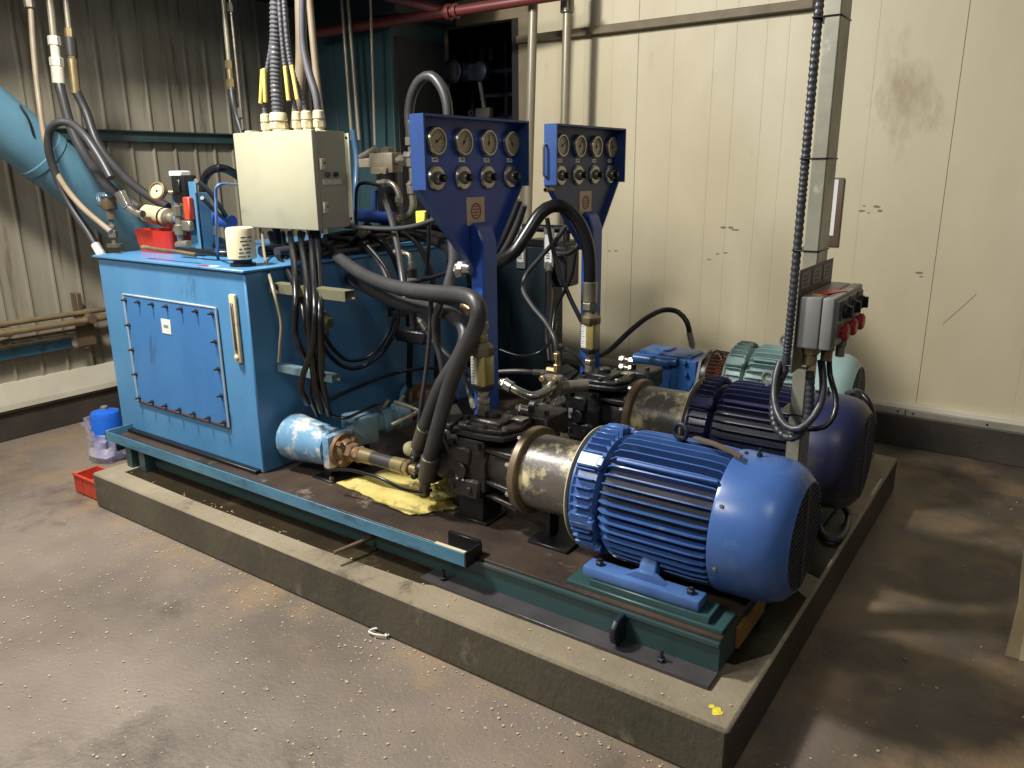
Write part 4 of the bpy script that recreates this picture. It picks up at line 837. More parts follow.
# hoses and pipes that drop along the left wall
hose('oil_hose', [(-4.720,2.248,2.596), (-4.720,2.233,2.447), (-4.700,2.202,2.218), (-4.660,2.171,1.986), (-4.550,2.118,1.775), (-4.350,2.061,1.593), (-4.100,2.026,1.447), (-3.880,2.048,1.319)], 0.0145, M_tan, 'tan hose, leftmost of those dropping down the ribbed wall', 'hose')
b = MB(); p = Vector((-4.720,2.230,2.457)); b.hexn(p, p+Vector((0, 0, 0.05)), 0.026)
tag(b.build('pipe_nut', M_zinc, origin=p), 'small pale nut at the top of the leftmost tan hose', 'fitting')
def droppipe(a, c, d, r, label, mt, hosepts, hr, hl, sleeve=None):
    a, c = Vector(a), Vector(c); b = MB(); b.cyl(a, c, r, seg=14)
    u = (c-a).normalized(); o = b.build('drop_pipe', M_ivory, origin=a); tag(o, label, 'pipe')
    b = MB(); b.hexn(c-u*0.01, c+u*0.04, r*1.7); b.cyl(c+u*0.04, c+u*0.10, r*1.3, seg=14); b.hexn(c+u*0.10, c+u*0.15, r*1.9)
    b.cyl(c+u*0.15, c+u*d, r*1.75, seg=16, ch=0.003); b.build('pipe_union', mt, o)
    if sleeve: 
        b = MB(); b.cyl(c+u*0.04, c+u*0.14, r*2.0, seg=16); b.build('rubber_sleeve', M_grey if sleeve == 1 else M_hose, o)
    hose('oil_hose', [tuple(c+u*(d-0.02))]+hosepts, hr, M_hose, hl, 'hose')
droppipe((-4.750,2.361,2.643), (-4.750,2.346,2.325), 0.24, 0.019, 'ivory pipe with a pale coupling, second from left on the ribbed wall', M_flash, [(-4.720,2.327,2.025), (-4.600,2.293,1.833), (-4.450,2.280,1.671), (-4.200,2.246,1.524), (-4.000,2.283,1.422)], 0.027, 'grey rubber hose below the pale coupling, passing behind the looped hose')
droppipe((-4.750,2.448,2.659), (-4.750,2.436,2.377), 0.34, 0.015, 'thin ivory pipe with rubber sleeve and brass coupling on the ribbed wall', M_brass, [(-4.720,2.448,1.941), (-4.650,2.449,1.774), (-4.500,2.458,1.628), (-4.300,2.469,1.507), (-4.100,2.503,1.416)], 0.025, 'grey rubber hose below the brass coupling, ending near the small gauge', 2)
hose('oil_hose', [(-4.150,2.105,1.228), (-4.200,2.096,1.304), (-4.300,2.082,1.425), (-4.350,2.057,1.568), (-4.350,2.035,1.708), (-4.320,2.036,1.800), (-4.250,2.049,1.847), (-4.200,2.089,1.846), (-4.100,2.103,1.781), (-4.000,2.110,1.673), (-3.920,2.108,1.577)], 0.02, M_hose, 'grey hose that loops up and over at the left of the tank', 'hose', ends=(1, 0), fm=M_white, L=0.09)
b = MB(); p = Vector((-3.880,2.122,1.509)); q = Vector((-3.850,2.136,1.437)); r_ = Vector((-3.750,2.152,1.404))
b.cyl(p, q, 0.03, 0.026, seg=16, ch=0.003); b.tube(spline([q, (q+r_)/2+Vector((0, 0, -0.012)), r_], 0.01), 0.018, 12)
tag(b.build('elbow_fitting', M_chrome, origin=p), 'bright elbow fitting between the looped hose and the cream pump', 'fitting')
droppipe((-4.400,3.217,2.745), (-4.400,3.213,2.256), 0.16, 0.015, 'narrow metal pipe left of the junction box ending in a black hose', M_brass, [(-4.380,3.200,2.033), (-4.360,3.207,1.914), (-4.300,3.193,1.792)], 0.022, 'short black hose disappearing behind the junction box')
b = MB(); b.cyl((-4.300,3.189,2.700), (-4.300,3.193,1.852), 0.008, seg=10)
p = Vector((-4.300,3.189,2.526)); b.hexn(p, p+Vector((0, 0, 0.05)), 0.02); p = Vector((-4.300,3.186,1.922)); b.hexn(p, p+Vector((0, 0, 0.06)), 0.016)
tag(b.build('drop_pipe', M_zinc, origin=(-4.300,3.189,2.700)), 'thinnest metal pipe, immediately left of the junction box', 'pipe')

# ------------------------------------------------------------ on the tank lid
Z = 1.2075
def sensor():
    p = Vector((-4.283,2.271,1.208)); t = thing('level_switch', 'vertical fitting with foil-wrapped head at the left end of the tank lid', 'sensor', tuple(p))
    b = MB(); b.cyl(p, p+Vector((0, 0, 0.018)), 0.04, seg=20); b.cyl(p, p+Vector((0, 0, 0.18)), 0.012); b.hexn(p+Vector((0, 0, 0.05)), p+Vector((0, 0, 0.09)), 0.024); b.hexn(p+Vector((0, 0, 0.1)), p+Vector((0, 0, 0.12)), 0.02); b.cyl(p+Vector((0, 0, 0.15)), p+Vector((0, 0, 0.2)), 0.022); b.build('stem', M_zinc, t)
    b = MB(); b.box(p+Vector((0, 0, 0.235)), (0.07, 0.06, 0.07), None, 0.01, seg=2); b.build('head', M_bellring, t)
    b = MB(); b.sphere(p+Vector((-0.05, -0.01, 0.25)), 0.034, sc=(1, 0.9, 1.3)); b.sphere(p+Vector((-0.0, 0, 0.275)), 0.045, sc=(1.2, 0.9, 0.5)); b.build('foil_wrap', M_foil, t)
sensor()
def tray():
    p = Vector((-4.081,2.451,1.208)); x, y = -3.79, 2.27
    t = thing('red_tray', 'bright red plastic tray under the cream pump on the tank lid', 'tray', (x, y, Z))
    b = MB(); pr = [(0, 0.86), (0.105, 1.0), (0.112, 1.02), (0.112, 0.95), (0.012, 0.8)]
    n = 36; rings = []
    for (z, k) in pr:
        row = []
        for i in range(n):
            a = 2*PI*i/n; ca, sa = math.cos(a), math.sin(a); e = 0.35
            row.append(b.bm.verts.new((x+0.17*k*math.copysign(abs(ca)**e, ca), y+0.075*k*math.copysign(abs(sa)**e, sa), Z+z)))
        rings.append(row)
    for p_, q_ in zip(rings, rings[1:]):
        for i in range(n): b.bm.faces.new((p_[i], p_[(i+1) % n], q_[(i+1) % n], q_[i]))
    b.bm.faces.new(rings[0][::-1]); b.bm.faces.new(rings[-1]); b.build('tray_body', M_red, t)
tray()
def creampump():
    a = Vector((-4.022,2.320,1.394)); c = Vector((-3.804,2.320,1.374)); d = (c-a).normalized()
    t = thing('transfer_pump', 'small cream cylindrical pump with black straps above the red tray', 'small pump', tuple(a-Vector((0, 0, 0.06))))
    b = MB(); b.cyl(a, c, 0.047, seg=24, ch=0.008); b.build('pump_can', M_cream, t)
    for k in (0.06, 0.85): 
        b = MB(); q = a+(c-a)*k; b.cyl(q-d*0.006, q+d*0.006, 0.05, seg=24); b.build('strap', M_dark, t)
    b = MB(); q = a+(c-a)*0.45
    for k in range(4): b.box(q+Vector((0.02*k-0.03, -0.0515, -0.012)), (0.012, 0.003, 0.016))
    b.build('printed_text', M_ink, t)
    b = MB(); b.lathe(c, d, [(0, 0.048), (0.02, 0.05), (0.03, 0.035), (0.07, 0.035), (0.075, 0.026), (0.1, 0.024)], 14); b.cyl(c+d*0.05, c+d*0.05+Vector((0, -0.0, -0.11)), 0.016); b.hexn(c+d*0.05+Vector((0, 0, -0.06)), c+d*0.05+Vector((0, 0, -0.09)), 0.026); b.build('pump_head', M_zinc, t)
    b = MB(); b.bb(((a.x+c.x)/2-0.02, a.y+0.075, Z), ((a.x+c.x)/2+0.02, a.y+0.095, a.z+0.0), 0.002); b.build('pump_stand', M_dark, t)
creampump()
def bracketset():
    p = Vector((-3.439,2.230,1.208)); x, y = p.x, p.y
    t = thing('valve_stand', 'blue upright flat bracket carrying the black valve block on the tank lid', 'bracket', (x, y, Z))
    b = MB(); b.bb((x-0.045, y, Z), (x+0.035, y+0.008, Z+0.35), 0.001); b.bb((x-0.045, y, Z), (x+0.035, y+0.06, Z+0.008), 0.001); b.bb((x+0.027, y, Z), (x+0.035, y+0.07, Z+0.30), 0.001); b.build('stand_plate', mat('stand_blue', (84, 134, 168), (64, 112, 148), 0.4, scale=6, dirt=(50, 80, 104), dirt_amt=0.25), t)
    b = MB(); b.bb((x-0.04, y-0.03, Z+0.17), (x+0.01, y, Z+0.28), 0.006); b.build('red_cover', M_redcrate, t)
    b = MB(); b.bb((x-0.13, y-0.02, Z+0.25), (x-0.02, y+0.05, Z+0.38), 0.008, seg=2); b.bb((x-0.10, y-0.03, Z+0.30), (x-0.05, y-0.02, Z+0.36), 0.004); b.build('valve_block', M_dark, t)
    b = MB(); b.bb((x-0.15, y-0.015, Z+0.375), (x-0.05, y+0.04, Z+0.40), 0.004); b.build('valve_plate', M_white, t)
    b = MB(); b.cyl((x-0.085, y-0.03, Z+0.06), (x-0.085, y-0.03, Z+0.25), 0.014); b.hexn((x-0.085, y-0.03, Z+0.19), (x-0.085, y-0.03, Z+0.24), 0.022); b.cyl((x-0.085, y-0.03, Z+0.1), (x-0.085, y-0.03, Z+0.15), 0.026, seg=14, ch=0.004); b.cyl((x-0.12, y-0.03, Z+0.05), (x-0.02, y-0.03, Z+0.06), 0.018); b.bb((x-0.06, y-0.04, Z+0.12), (x+0.01, y-0.01, Z+0.17), 0.006); b.build('pipe_tee', M_zinc, t)
    b = MB(); g = Vector((x-0.2, y-0.04, Z+0.30)); d = Vector((0.3, -0.85, 0.3)).normalized()
    b.lathe(g, d, [(0, 0.03), (0.006, 0.045), (0.026, 0.045), (0.03, 0.04), (0.03, 0.036), (0.022, 0.036)], 28); b.cyl(g, g+Vector((0.09, 0.06, 0.0)), 0.01); g_ = b.build('pressure_gauge', M_brass, t)
    b = MB(); b.cyl(g+d*0.02, g+d*0.0235, 0.036, seg=24); b.cyl(g+d*0.0235, g+d*0.025, 0.006, seg=8, mt=M_dark); b.build('dial', M_cream, g_)
    b = MB(); b.bb((x-0.17, y+0.0, Z), (x-0.15, y+0.02, Z+0.30), 0.002); b.build('gauge_stem', M_pumpblue, t)
bracketset()
hose('oil_pipe', [(-3.516,2.020,1.260), (-3.418,2.020,1.256), (-3.274,2.020,1.254), (-3.153,2.030,1.246)], 0.0095, M_bellring, 'dull horizontal pipe along the front edge of the tank lid', 'pipe', ends=(1, 0), fm=M_brass)
hose('oil_hose', [(-3.483,2.150,1.241), (-3.384,2.150,1.241), (-3.188,2.150,1.242), (-3.100,2.220,1.236)], 0.016, M_hoseblk, 'black hose lying along the tank lid behind the dull front pipe', 'hose')
hose('thin_pipe', [(-3.238,2.196,1.208), (-2.982,2.030,1.340), (-2.959,2.030,1.503), (-2.945,2.030,1.540), (-2.944,2.060,1.551), (-3.043,2.200,1.544)], 0.007, M_motorfoot, 'thin blue pipe rising from the lid and bending toward the junction box', 'pipe', step=0.01)
hose('oil_hose', [(-3.743,2.500,1.324), (-3.755,2.500,1.443), (-3.746,2.500,1.536), (-3.691,2.500,1.596), (-3.593,2.500,1.620), (-3.628,2.600,1.600), (-3.663,2.700,1.547)], 0.021, M_hoseblk, 'thick black hose arching left of the junction box', 'hose')
hose('oil_hose', [(-3.226,2.120,1.563), (-3.276,2.200,1.530), (-3.356,2.300,1.467), (-3.433,2.400,1.389)], 0.011, M_hose, 'thin grey hose slanting down from the valve block toward the junction box', 'hose')
hose('oil_hose', [(-3.316,2.200,1.485), (-3.380,2.300,1.424), (-3.493,2.450,1.355)], 0.010, M_hose, 'second thin grey hose slanting down below the first beside the blue bracket', 'hose')
hose('manifold_pipe', [(-3.940,2.600,1.355), (-3.672,2.600,1.342)], 0.035, M_panel, 'dark blue pipe stub between the blue bracket and the cream canister', 'pipe', seg=16)
hose('manifold_pipe', [(-3.629,2.400,1.284), (-3.347,2.400,1.236)], 0.02, M_skyedge, 'pale blue pipe on the tank lid behind the cream canister', 'pipe', seg=14)
hose('oil_hose', [(-3.476,2.300,1.263), (-3.324,2.300,1.250), (-3.224,2.300,1.241)], 0.016, M_hoseblk, 'black hose stub low behind the cream canister', 'hose')

# ------------------------------------------------------------ cabinet, opening, pipes at the back
def cabinet():
    x1 = (-4.012,4.250,2.077)[0]; x0 = (-4.785,4.250,2.119)[0]
    t = thing('teal_cabinet', 'tall dark teal steel cabinet in the back corner of the room', 'cabinet', ((x0+x1)/2, 4.5, 0))
    b = MB(); b.bb((x0, 4.25, 0), (x1, 4.84, 3.3), 0.006)
    for k in range(1, 4): b.bb((x0+(x1-x0)*k/4-0.01, 4.244, 0.3), (x0+(x1-x0)*k/4+0.01, 4.252, 2.6), 0.003)
    b.build('cabinet_body', M_tealdark, t)
    b = MB(); b.bb((x0-0.05, 4.2, 2.62), (x1+0.1, 4.86, 2.78), 0.006); b.build('top_beam', mat('dark_beam', (30, 46, 52), (22, 34, 40), 0.6), t)
    b = MB(); b.cyl((x1+0.0, 4.40, 1.5), (x1+0.001, 4.40, 1.5), 0.01); b.bb((x1, 4.29, 0.4), (x1+0.012, 4.8, 2.5), 0.003); b.build('side_shade_sheet', mat('side_shade_dark', (34, 36, 38), (26, 28, 30), 0.6), t)  # dark sheet: the cabinet side's shade put into the colour
cabinet()
b = MB(); p = Vector((-4.113,4.860,2.406)); b.bb((p.x-0.045, 4.84, 0.2), (p.x+0.035, 4.885, 2.64), 0.004); b.bb((p.x-0.06, 4.83, 2.2), (p.x+0.045, 4.887, 2.28), 0.003, M_dark)
tag(b.build('beige_column', M_beige, origin=(p.x, 4.66, 0.2)), 'narrow beige column left of the dark opening in the back wall', 'column')
def vpipe(a, c, r, label, m=M_ivory, tops=False):
    a, c = Vector(a), Vector(c); b = MB(); b.cyl(a, c, r, seg=14)
    o = b.build('vertical_pipe', m, origin=a); tag(o, label, 'pipe')
    if tops: 
        b = MB(); b.cyl(a-Vector((0, 0, 0.1)), a-Vector((0, 0, 0.22)), r*1.6, seg=16, ch=0.004); b.build('pipe_coupling', M_zinc, o)
vpipe((-4.306,4.100,2.792), (-4.289,4.100,1.813), 0.013, 'left one of the two thin pale pipes in front of the teal cabinet')
vpipe((-4.248,4.100,2.785), (-4.218,4.100,1.811), 0.013, 'right one of the close pair of thin pale pipes in front of the teal cabinet')
vpipe((-4.032,4.100,2.758), (-4.063,4.100,1.773), 0.010, 'lone thin pale pipe right of the close pair at the teal cabinet')
vpipe((-2.988,4.500,2.750), (-3.049,4.500,1.161), 0.030, 'tall brass-coloured pipe between the two gauge panels', M_ivory)
vpipe((-2.798,4.600,2.742), (-2.817,4.600,1.720), 0.028, 'tall pale pipe with grey coupling above the farther gauge panel', M_ivory)
b = MB(); b.cyl((-2.798,4.600,2.742), (-2.803,4.600,2.553), 0.044, seg=18, ch=0.004); tag(b.build('pipe_coupling', M_zinc, origin=(-2.804,4.600,2.599)), 'grey sleeve coupling at the top edge on the pale pipe', 'coupling')
def redpipe():
    b = MB(); b.cyl((-4.607,4.080,2.542), (-3.566,4.300,2.595), 0.034, seg=18); a = Vector((-3.566,4.300,2.595)); c = Vector((-2.763,4.450,2.629))
    b.cyl(a, c, 0.032, seg=18); d = (c-a).normalized(); b.cyl(a+d*0.02, a+d*0.05, 0.05, seg=18); b.cyl(a+d*0.08, a+d*0.1, 0.048, seg=18)
    tag(b.build('sprinkler_pipe', M_redpipe, origin=a), 'dark red pipe running along the top in front of the opening', 'pipe')
    b = MB(); b.cyl((-3.898,4.100,2.706), (-3.565,4.320,2.603), 0.03, seg=16)
    tag(b.build('sprinkler_pipe', M_redpipe, origin=(-3.755,4.550,2.657)), 'short dark red branch pipe meeting the long red pipe from above', 'pipe')
redpipe()
def bay():
    m = mat('bay_steel', (52, 58, 74), (36, 42, 56), 0.45, metal=0.2)
    t = thing('bay_machine', 'dark machine with a round fan motor inside the wall opening', 'machine', (-3.9, 5.2, 1.2))
    b = MB(); p = Vector((-4.050,4.970,2.326)); b.lathe(p+Vector((0, 0.02, 0)), (0.1, -1, 0), [(0, 0.03), (0.001, 0.088), (0.05, 0.088), (0.052, 0.078), (0.04, 0.07)], 28); b.cyl(p+Vector((0, 0, 0)), p+Vector((0.12, 0.2, 0)), 0.07)
    f = b.build('fan_motor', m, t)
    b = MB(); 
    for r in (0.02, 0.035, 0.05, 0.062): b.ring(p+Vector((0.003, -0.027, 0)), (0.1, -1, 0), r, 0.003, 24, 5)
    for k in range(8): b.box(p+Vector((0.003, -0.027, 0)), (0.13, 0.003, 0.004), (0, k*PI/8, 0))
    b.build('fan_guard', mat('bay_guard', (112, 108, 104), (90, 88, 86), 0.4), f)
    p = Vector((-3.832,4.990,2.312)); b = MB(); b.bb(p-Vector((0.07, 0.03, 0.06)), p+Vector((-0.005, 0.08, 0.06)), 0.008); b.lathe(p+Vector((0.04, 0.02, 0)), (0, -1, 0), [(0, 0.07), (0.05, 0.07), (0.06, 0.05)], 24); b.bb(p+Vector((-0.22, 0, -0.02)), p+Vector((-0.05, 0.06, 0.03)), 0.01); b.build('gear_block', m, t)
    b = MB(); b.cyl((-3.813,5.000,2.240), (-3.771,5.000,2.023), 0.018); p_ = Vector((-3.780,5.000,2.023)); b.bb(p_-Vector((0.07, 0.03, 0.05)), p_+Vector((0.07, 0.03, 0.03)), 0.01); b.build('lever_arm', mat('bay_arm', (104, 98, 90), (80, 76, 72), 0.45), t)
    b = MB()
    for z in (1.98, 2.16, 2.34): b.bb((-4.4, 5.35, z), (-3.1, 5.39, z+0.03), 0.003)
    for x in (-4.2, -3.85, -3.5): b.bb((x, 5.36, 1.2), (x+0.03, 5.4, 2.85), 0.003)
    b.build('support_frame', m, t)
    b = MB()
    for dx in (0, 0.09): b.lathe((-3.98+dx, 5.25, 2.42), (0, 0, 1), [(0, 0.03), (0.05, 0.034), (0.1, 0.02)], 14)
    b.build('cup', m, t)
    b = MB(); p = Vector((-3.984,5.100,2.030)); b.ring(p, (0, -1, 0), 0.02, 0.006, 20, 6); b.build('chrome_ring', M_chrome, t)
bay()
def cooler():
    t = thing('cooler_unit', 'dark teal steel unit with white labels behind and between the gauge panels', 'machine', (-2.9, 4.0, 0.298))
    b = MB(); x0 = -2.76; x1 = (-2.417,3.750,0.751)[0]
    b.bb((x0, 3.75, 0.299), (x1, 3.95, 1.17), 0.006); b.build('unit_body', mat('unit_teal', (30, 48, 54), (20, 34, 40), 0.5), t)
    for u in (512, 546):
        p = Vector((-2.577,3.740,1.148)) if u == 512 else Vector((-2.385,3.740,1.158))
        b = MB(); b.bb((p.x-0.035, 3.735, p.z-0.11), (p.x+0.035, 3.748, p.z+0.12), 0.006, mt=M_grey); b.bb((p.x-0.024, 3.731, p.z-0.07), (p.x+0.024, 3.736, p.z+0.085), 0.001)
        for k in range(3): b.bb((p.x-0.012, 3.7302, p.z-0.05+k*0.014), (p.x+0.012, 3.7312, p.z-0.043+k*0.014), mt=M_ink)
        b.build('label_plate', M_white, t)
    b = MB(); b.bb((x1-0.14, 3.76, 1.17), (x1+0.12, 3.9, 1.21), 0.006); b.bb((x1+0.002, 3.75, 0.95), (x1+0.14, 3.9, 1.18), 0.01); b.cyl((x0+0.15, 3.82, 1.27), (x1+0.25, 3.82, 1.27), 0.022, seg=12); b.cyl((x1+0.1, 3.82, 1.17), (x1+0.1, 3.82, 1.35), 0.02, seg=10); b.ring((x1+0.16, 3.78, 1.36), (0.2, 1, 0), 0.05, 0.008, 20, 6); b.build('manifold', M_castb, t)
cooler()
# valves on pipework behind the junction box
def valvegroup():
    y = 3.0
    P = lambda p: Vector(p)
    t = thing('relief_valve', 'grey-beige valve block with bolts behind the junction box, left of the nearer gauge panel', 'valve', (-2.915,3.000,1.553))
    b = MB(); c = P((-2.902,3.000,1.637)); b.box(c, (0.15, 0.09, 0.10), (0, 0, 0.1), 0.008, seg=2); b.box(c+Vector((-0.12, 0, 0.0)), (0.1, 0.06, 0.05), (0, 0, 0.1), 0.006); b.box(c+Vector((0.0, -0.05, -0.04)), (0.1, 0.02, 0.035), (0, 0, 0.1), 0.004); b.build('block', mat('valve_beige', (150, 140, 120), (118, 106, 90), 0.4, scale=14), t)
    b = MB(); b.cyl(c+Vector((0.04, 0, 0.01)), c+Vector((0.12, 0, 0.01)), 0.02); b.lathe(c+Vector((0.02, 0, 0.05)), (0, 0, 1), [(0, 0.035), (0.02, 0.04), (0.03, 0.02)], 8); b.hexn(c+Vector((-0.05, 0, 0.05)), c+Vector((-0.05, 0, 0.075)), 0.016); b.hexn(c+Vector((0.1, 0, 0.01)), c+Vector((0.15, 0, 0.01)), 0.03); b.cyl(c+Vector((-0.16, -0.02, 0.03)), c+Vector((-0.05, -0.02, 0.07)), 0.016); b.build('bolt_cluster', M_zinc, t)
    b = MB(); b.cyl(c+Vector((0.01, 0, -0.05)), c+Vector((0.01, 0, -0.31)), 0.06, seg=20); b.build('filter_bowl', M_dark, t)
    b = MB(); b.tube(spline([(-2.867,2.900,1.540), (-2.785,2.900,1.540), (-2.746,2.900,1.516), (-2.728,2.900,1.473), (-2.731,2.900,1.430)], 0.01), 0.014, 12); p = P((-2.833,2.900,1.540)); b.hexn(p, p+Vector((0.03, 0, 0)), 0.022); p = P((-2.730,2.900,1.444)); b.hexn(p, p+Vector((0, 0, 0.03)), 0.02); b.build('elbow_fitting', M_zinc, t)
valvegroup()
hose('manifold_pipe', [(-3.136,2.950,1.373), (-2.810,2.950,1.366)], 0.031, M_panel, 'horizontal dark blue manifold pipe right of the junction box', 'pipe', seg=18)
def elbow(name, pts, r, label, m=M_zinc):
    b = MB(); sp = spline(pts, 0.008); b.tube(sp, r, 12)
    o = b.build(name, m, origin=sp[0]); tag(o, label, 'fitting')
    ferrule(o, sp[0], sp[0]-sp[1], r*1.15, 0.05, m, 'union_nut'); ferrule(o, sp[-1], sp[-1]-sp[-2], r*1.15, 0.05, m, 'union_nut')
elbow('elbow_fitting', [(-2.641,2.900,1.498), (-2.638,2.900,1.431), (-2.667,2.900,1.387), (-2.729,2.900,1.366)], 0.018, 'chrome elbow at the right end of the dark blue manifold pipe')
elbow('elbow_fitting', [(-2.585,2.750,1.219), (-2.540,2.750,1.212), (-2.530,2.750,1.170)], 0.011, 'small chrome elbow left of the nearer panel, above the big looping hose')
b = MB(); p = Vector((-2.681,2.950,1.695))
b.cyl(p+Vector((0, 0, 0.06)), p+Vector((0, 0, 0.14)), 0.022, seg=14, ch=0.003); b.hexn(p+Vector((0, 0, 0.02)), p+Vector((0, 0, 0.06)), 0.028); b.cyl(p+Vector((0, 0, -0.2)), p+Vector((0, 0, 0.02)), 0.015); b.hexn(p+Vector((0, 0, -0.08)), p+Vector((0, 0, -0.04)), 0.026); b.hexn(p+Vector((-0.04, 0, -0.03)), p+Vector((0.01, 0, -0.03)), 0.026)
tag(b.build('pipe_union', M_zinc, origin=p), 'stack of metal unions at the left edge of the nearer gauge panel', 'fitting')
hose('oil_hose', [(-2.677,2.950,1.760), (-2.685,2.950,1.857), (-2.660,2.950,1.947), (-2.605,2.950,2.010), (-2.536,2.950,2.023), (-2.478,2.950,1.975), (-2.445,2.950,1.899), (-2.437,2.950,1.780)], 0.024, M_hose, 'grey hose arching up behind the top left corner of the nearer gauge panel', 'hose')
b = MB(); b.bb(Vector((-2.536,2.800,1.414)), Vector((-2.479,2.860,1.352)), 0.004); tag(b.build('lime_tag', M_hi, origin=(-2.481,2.800,1.388)), 'small lime yellow block behind the left edge of the nearer gauge panel', 'tag')
hose('manifold_pipe', [(-3.335,3.200,1.819), (-3.318,3.200,1.658), (-3.288,3.150,1.496), (-3.105,2.970,1.368)], 0.018, M_gaugeblue, 'pale blue vertical pipe just right of the junction box flange', 'pipe')
hose('manifold_pipe', [(-2.948,2.950,1.504), (-2.956,2.950,1.403)], 0.017, M_motorfoot, 'short bright blue vertical pipe on the dark blue manifold', 'pipe')
hose('thin_pipe', [(-2.833,2.700,1.274), (-2.822,2.700,1.464), (-2.803,2.700,1.530), (-2.748,2.700,1.544), (-2.769,2.800,1.532)], 0.008, M_grille, 'thin dark pipe bent over above the dark blue manifold', 'pipe', step=0.01)

# ------------------------------------------------------------ cable support arms and cables below the junction box
A1 = Vector((-2.770,2.130,1.150)); A2 = Vector((-2.30, A1.y+0.01, A1.z-0.02))
def arm(name, A, B, h, dpt, m, label, slots=0):
    t = thing(name, label, 'bracket', tuple(A)); d = (B-A); L = d.length; mid = (A+B)/2
    b = MB(); b.box(mid, (L, dpt, 0.003)); b.box(mid+Vector((0, -dpt/2, -h/2)), (L, 0.003, h)); b.box(mid+Vector((0, dpt/2, -h/2)), (L, 0.003, h)); 
    for k in range(slots): b.box(A+d*((k+0.5)/slots)+Vector((0, -dpt/2-0.002, -h/2)), (0.012, 0.002, h*0.6), mt=M_dark)
    b.build('channel', m, t)
    b = MB(); b.cyl(B+Vector((0, 0, -h/2)), B+Vector((0.025, 0, -h/2)), 0.005, seg=8); b.build('end_bolt', M_zinc, t)
arm('cable_tray_arm', A1, A2, 0.04, 0.05, mat('arm_olive', (132, 130, 104), (108, 106, 82), 0.45, metal=0.3), 'olive-grey slotted arm across the cables, upper of the two on the tank side', 4)
B1 = Vector((-2.770,2.132,0.782))
arm('cable_tray_arm', B1, Vector((-2.42, B1.y+0.01, B1.z-0.01)), 0.03, 0.04, mat('arm_paleblue', (120, 146, 152), (96, 120, 128), 0.45, metal=0.3), 'pale blue-grey arm across the cables, lower of the two on the tank side')
def cab(pts, r, label, m=M_hoseblk, cat='cable', **k): hose('black_cable' if m is M_hoseblk else 'grey_cable', pts, r, m, label, cat, **k)
cab([(-3.229,2.450,1.315), (-2.961,2.250,1.222), (-2.682,2.060,1.144), (-2.644,2.060,1.000), (-2.665,2.060,0.890), (-2.696,2.070,0.809)], 0.007, 'thin cream tube, leftmost line hanging below the junction box', M_ivory)
cab([(-3.233,2.500,1.307), (-3.072,2.400,1.230), (-2.747,2.200,1.179), (-2.590,2.100,1.150)], .013, 'short black cable slanting down-right below the left part of the junction box')
cab([(-3.081,2.500,1.312), (-2.702,2.200,1.224), (-2.537,2.060,1.094), (-2.559,2.060,0.966), (-2.537,2.060,0.893), (-2.530,2.100,0.825)], .014, 'black cable in front of the olive arm, leftmost of the hanging bundle')
cab([(-3.008,2.500,1.315), (-2.633,2.200,1.203), (-2.451,2.050,1.102), (-2.455,2.050,0.917), (-2.510,2.100,0.728), (-2.538,2.150,0.590)], .014, 'black cable second from left in the hanging bundle')
cab([(-2.930,2.500,1.318), (-2.583,2.200,1.198), (-2.414,2.050,1.065), (-2.443,2.050,0.919), (-2.520,2.050,0.781), (-2.541,2.050,0.713), (-2.565,2.100,0.635)], .013, 'black cable that kicks left below the pale blue arm')
cab([(-2.887,2.500,1.320), (-2.604,2.250,1.191), (-2.407,2.070,1.063), (-2.418,2.070,0.918), (-2.487,2.120,0.749), (-2.546,2.200,0.562)], .015, 'thickest black cable in the hanging bundle')
cab([(-3.196,2.550,1.305), (-2.935,2.350,1.196), (-2.610,2.150,1.117), (-2.476,2.100,0.969), (-2.483,2.100,0.797), (-2.576,2.200,0.580)], .012, 'black cable crossing the hanging bundle from the left')
cab([(-3.039,2.550,1.310), (-2.858,2.350,1.200), (-2.572,2.120,1.040), (-2.564,2.140,0.821), (-2.596,2.140,0.660), (-2.626,2.200,0.543)], .010, 'thin black cable tucked at the back of the hanging bundle')
cab([(-2.480,2.120,0.922), (-2.632,2.300,0.798), (-2.649,2.400,0.723), (-2.642,2.500,0.703), (-2.569,2.550,0.761), (-2.534,2.600,0.838), (-2.489,2.600,0.929), (-2.494,2.600,1.045), (-2.549,2.600,1.166), (-2.657,2.600,1.262)], .010, 'thin black cable swooping from the bundle up to the right, outer loop')
cab([(-2.487,2.140,0.952), (-2.602,2.300,0.830), (-2.626,2.400,0.760), (-2.611,2.500,0.751), (-2.552,2.550,0.816), (-2.522,2.600,0.916), (-2.463,2.600,1.048)], .009, 'thin black cable swooping from the bundle, inner loop')
cab([(-2.604,2.200,0.621), (-2.545,2.200,0.566), (-2.450,2.200,0.565), (-2.461,2.300,0.564), (-2.448,2.400,0.578), (-2.470,2.500,0.558)], .007, 'thin black cable trailing over the pale blue butterfly valve')
cab([(-2.739,2.300,0.550), (-2.771,2.500,0.559), (-2.729,2.700,0.591), (-2.615,2.800,0.628), (-2.415,2.800,0.666)], .008, 'thin black line running right along the foot of the tank side')
cab([(-2.340,2.000,0.414), (-2.220,2.000,0.441), (-2.052,2.000,0.445), (-1.967,2.020,0.416), (-1.901,2.060,0.401), (-1.874,2.100,0.401)], .0065, 'thin black cable sagging over the yellow absorbent sheet')
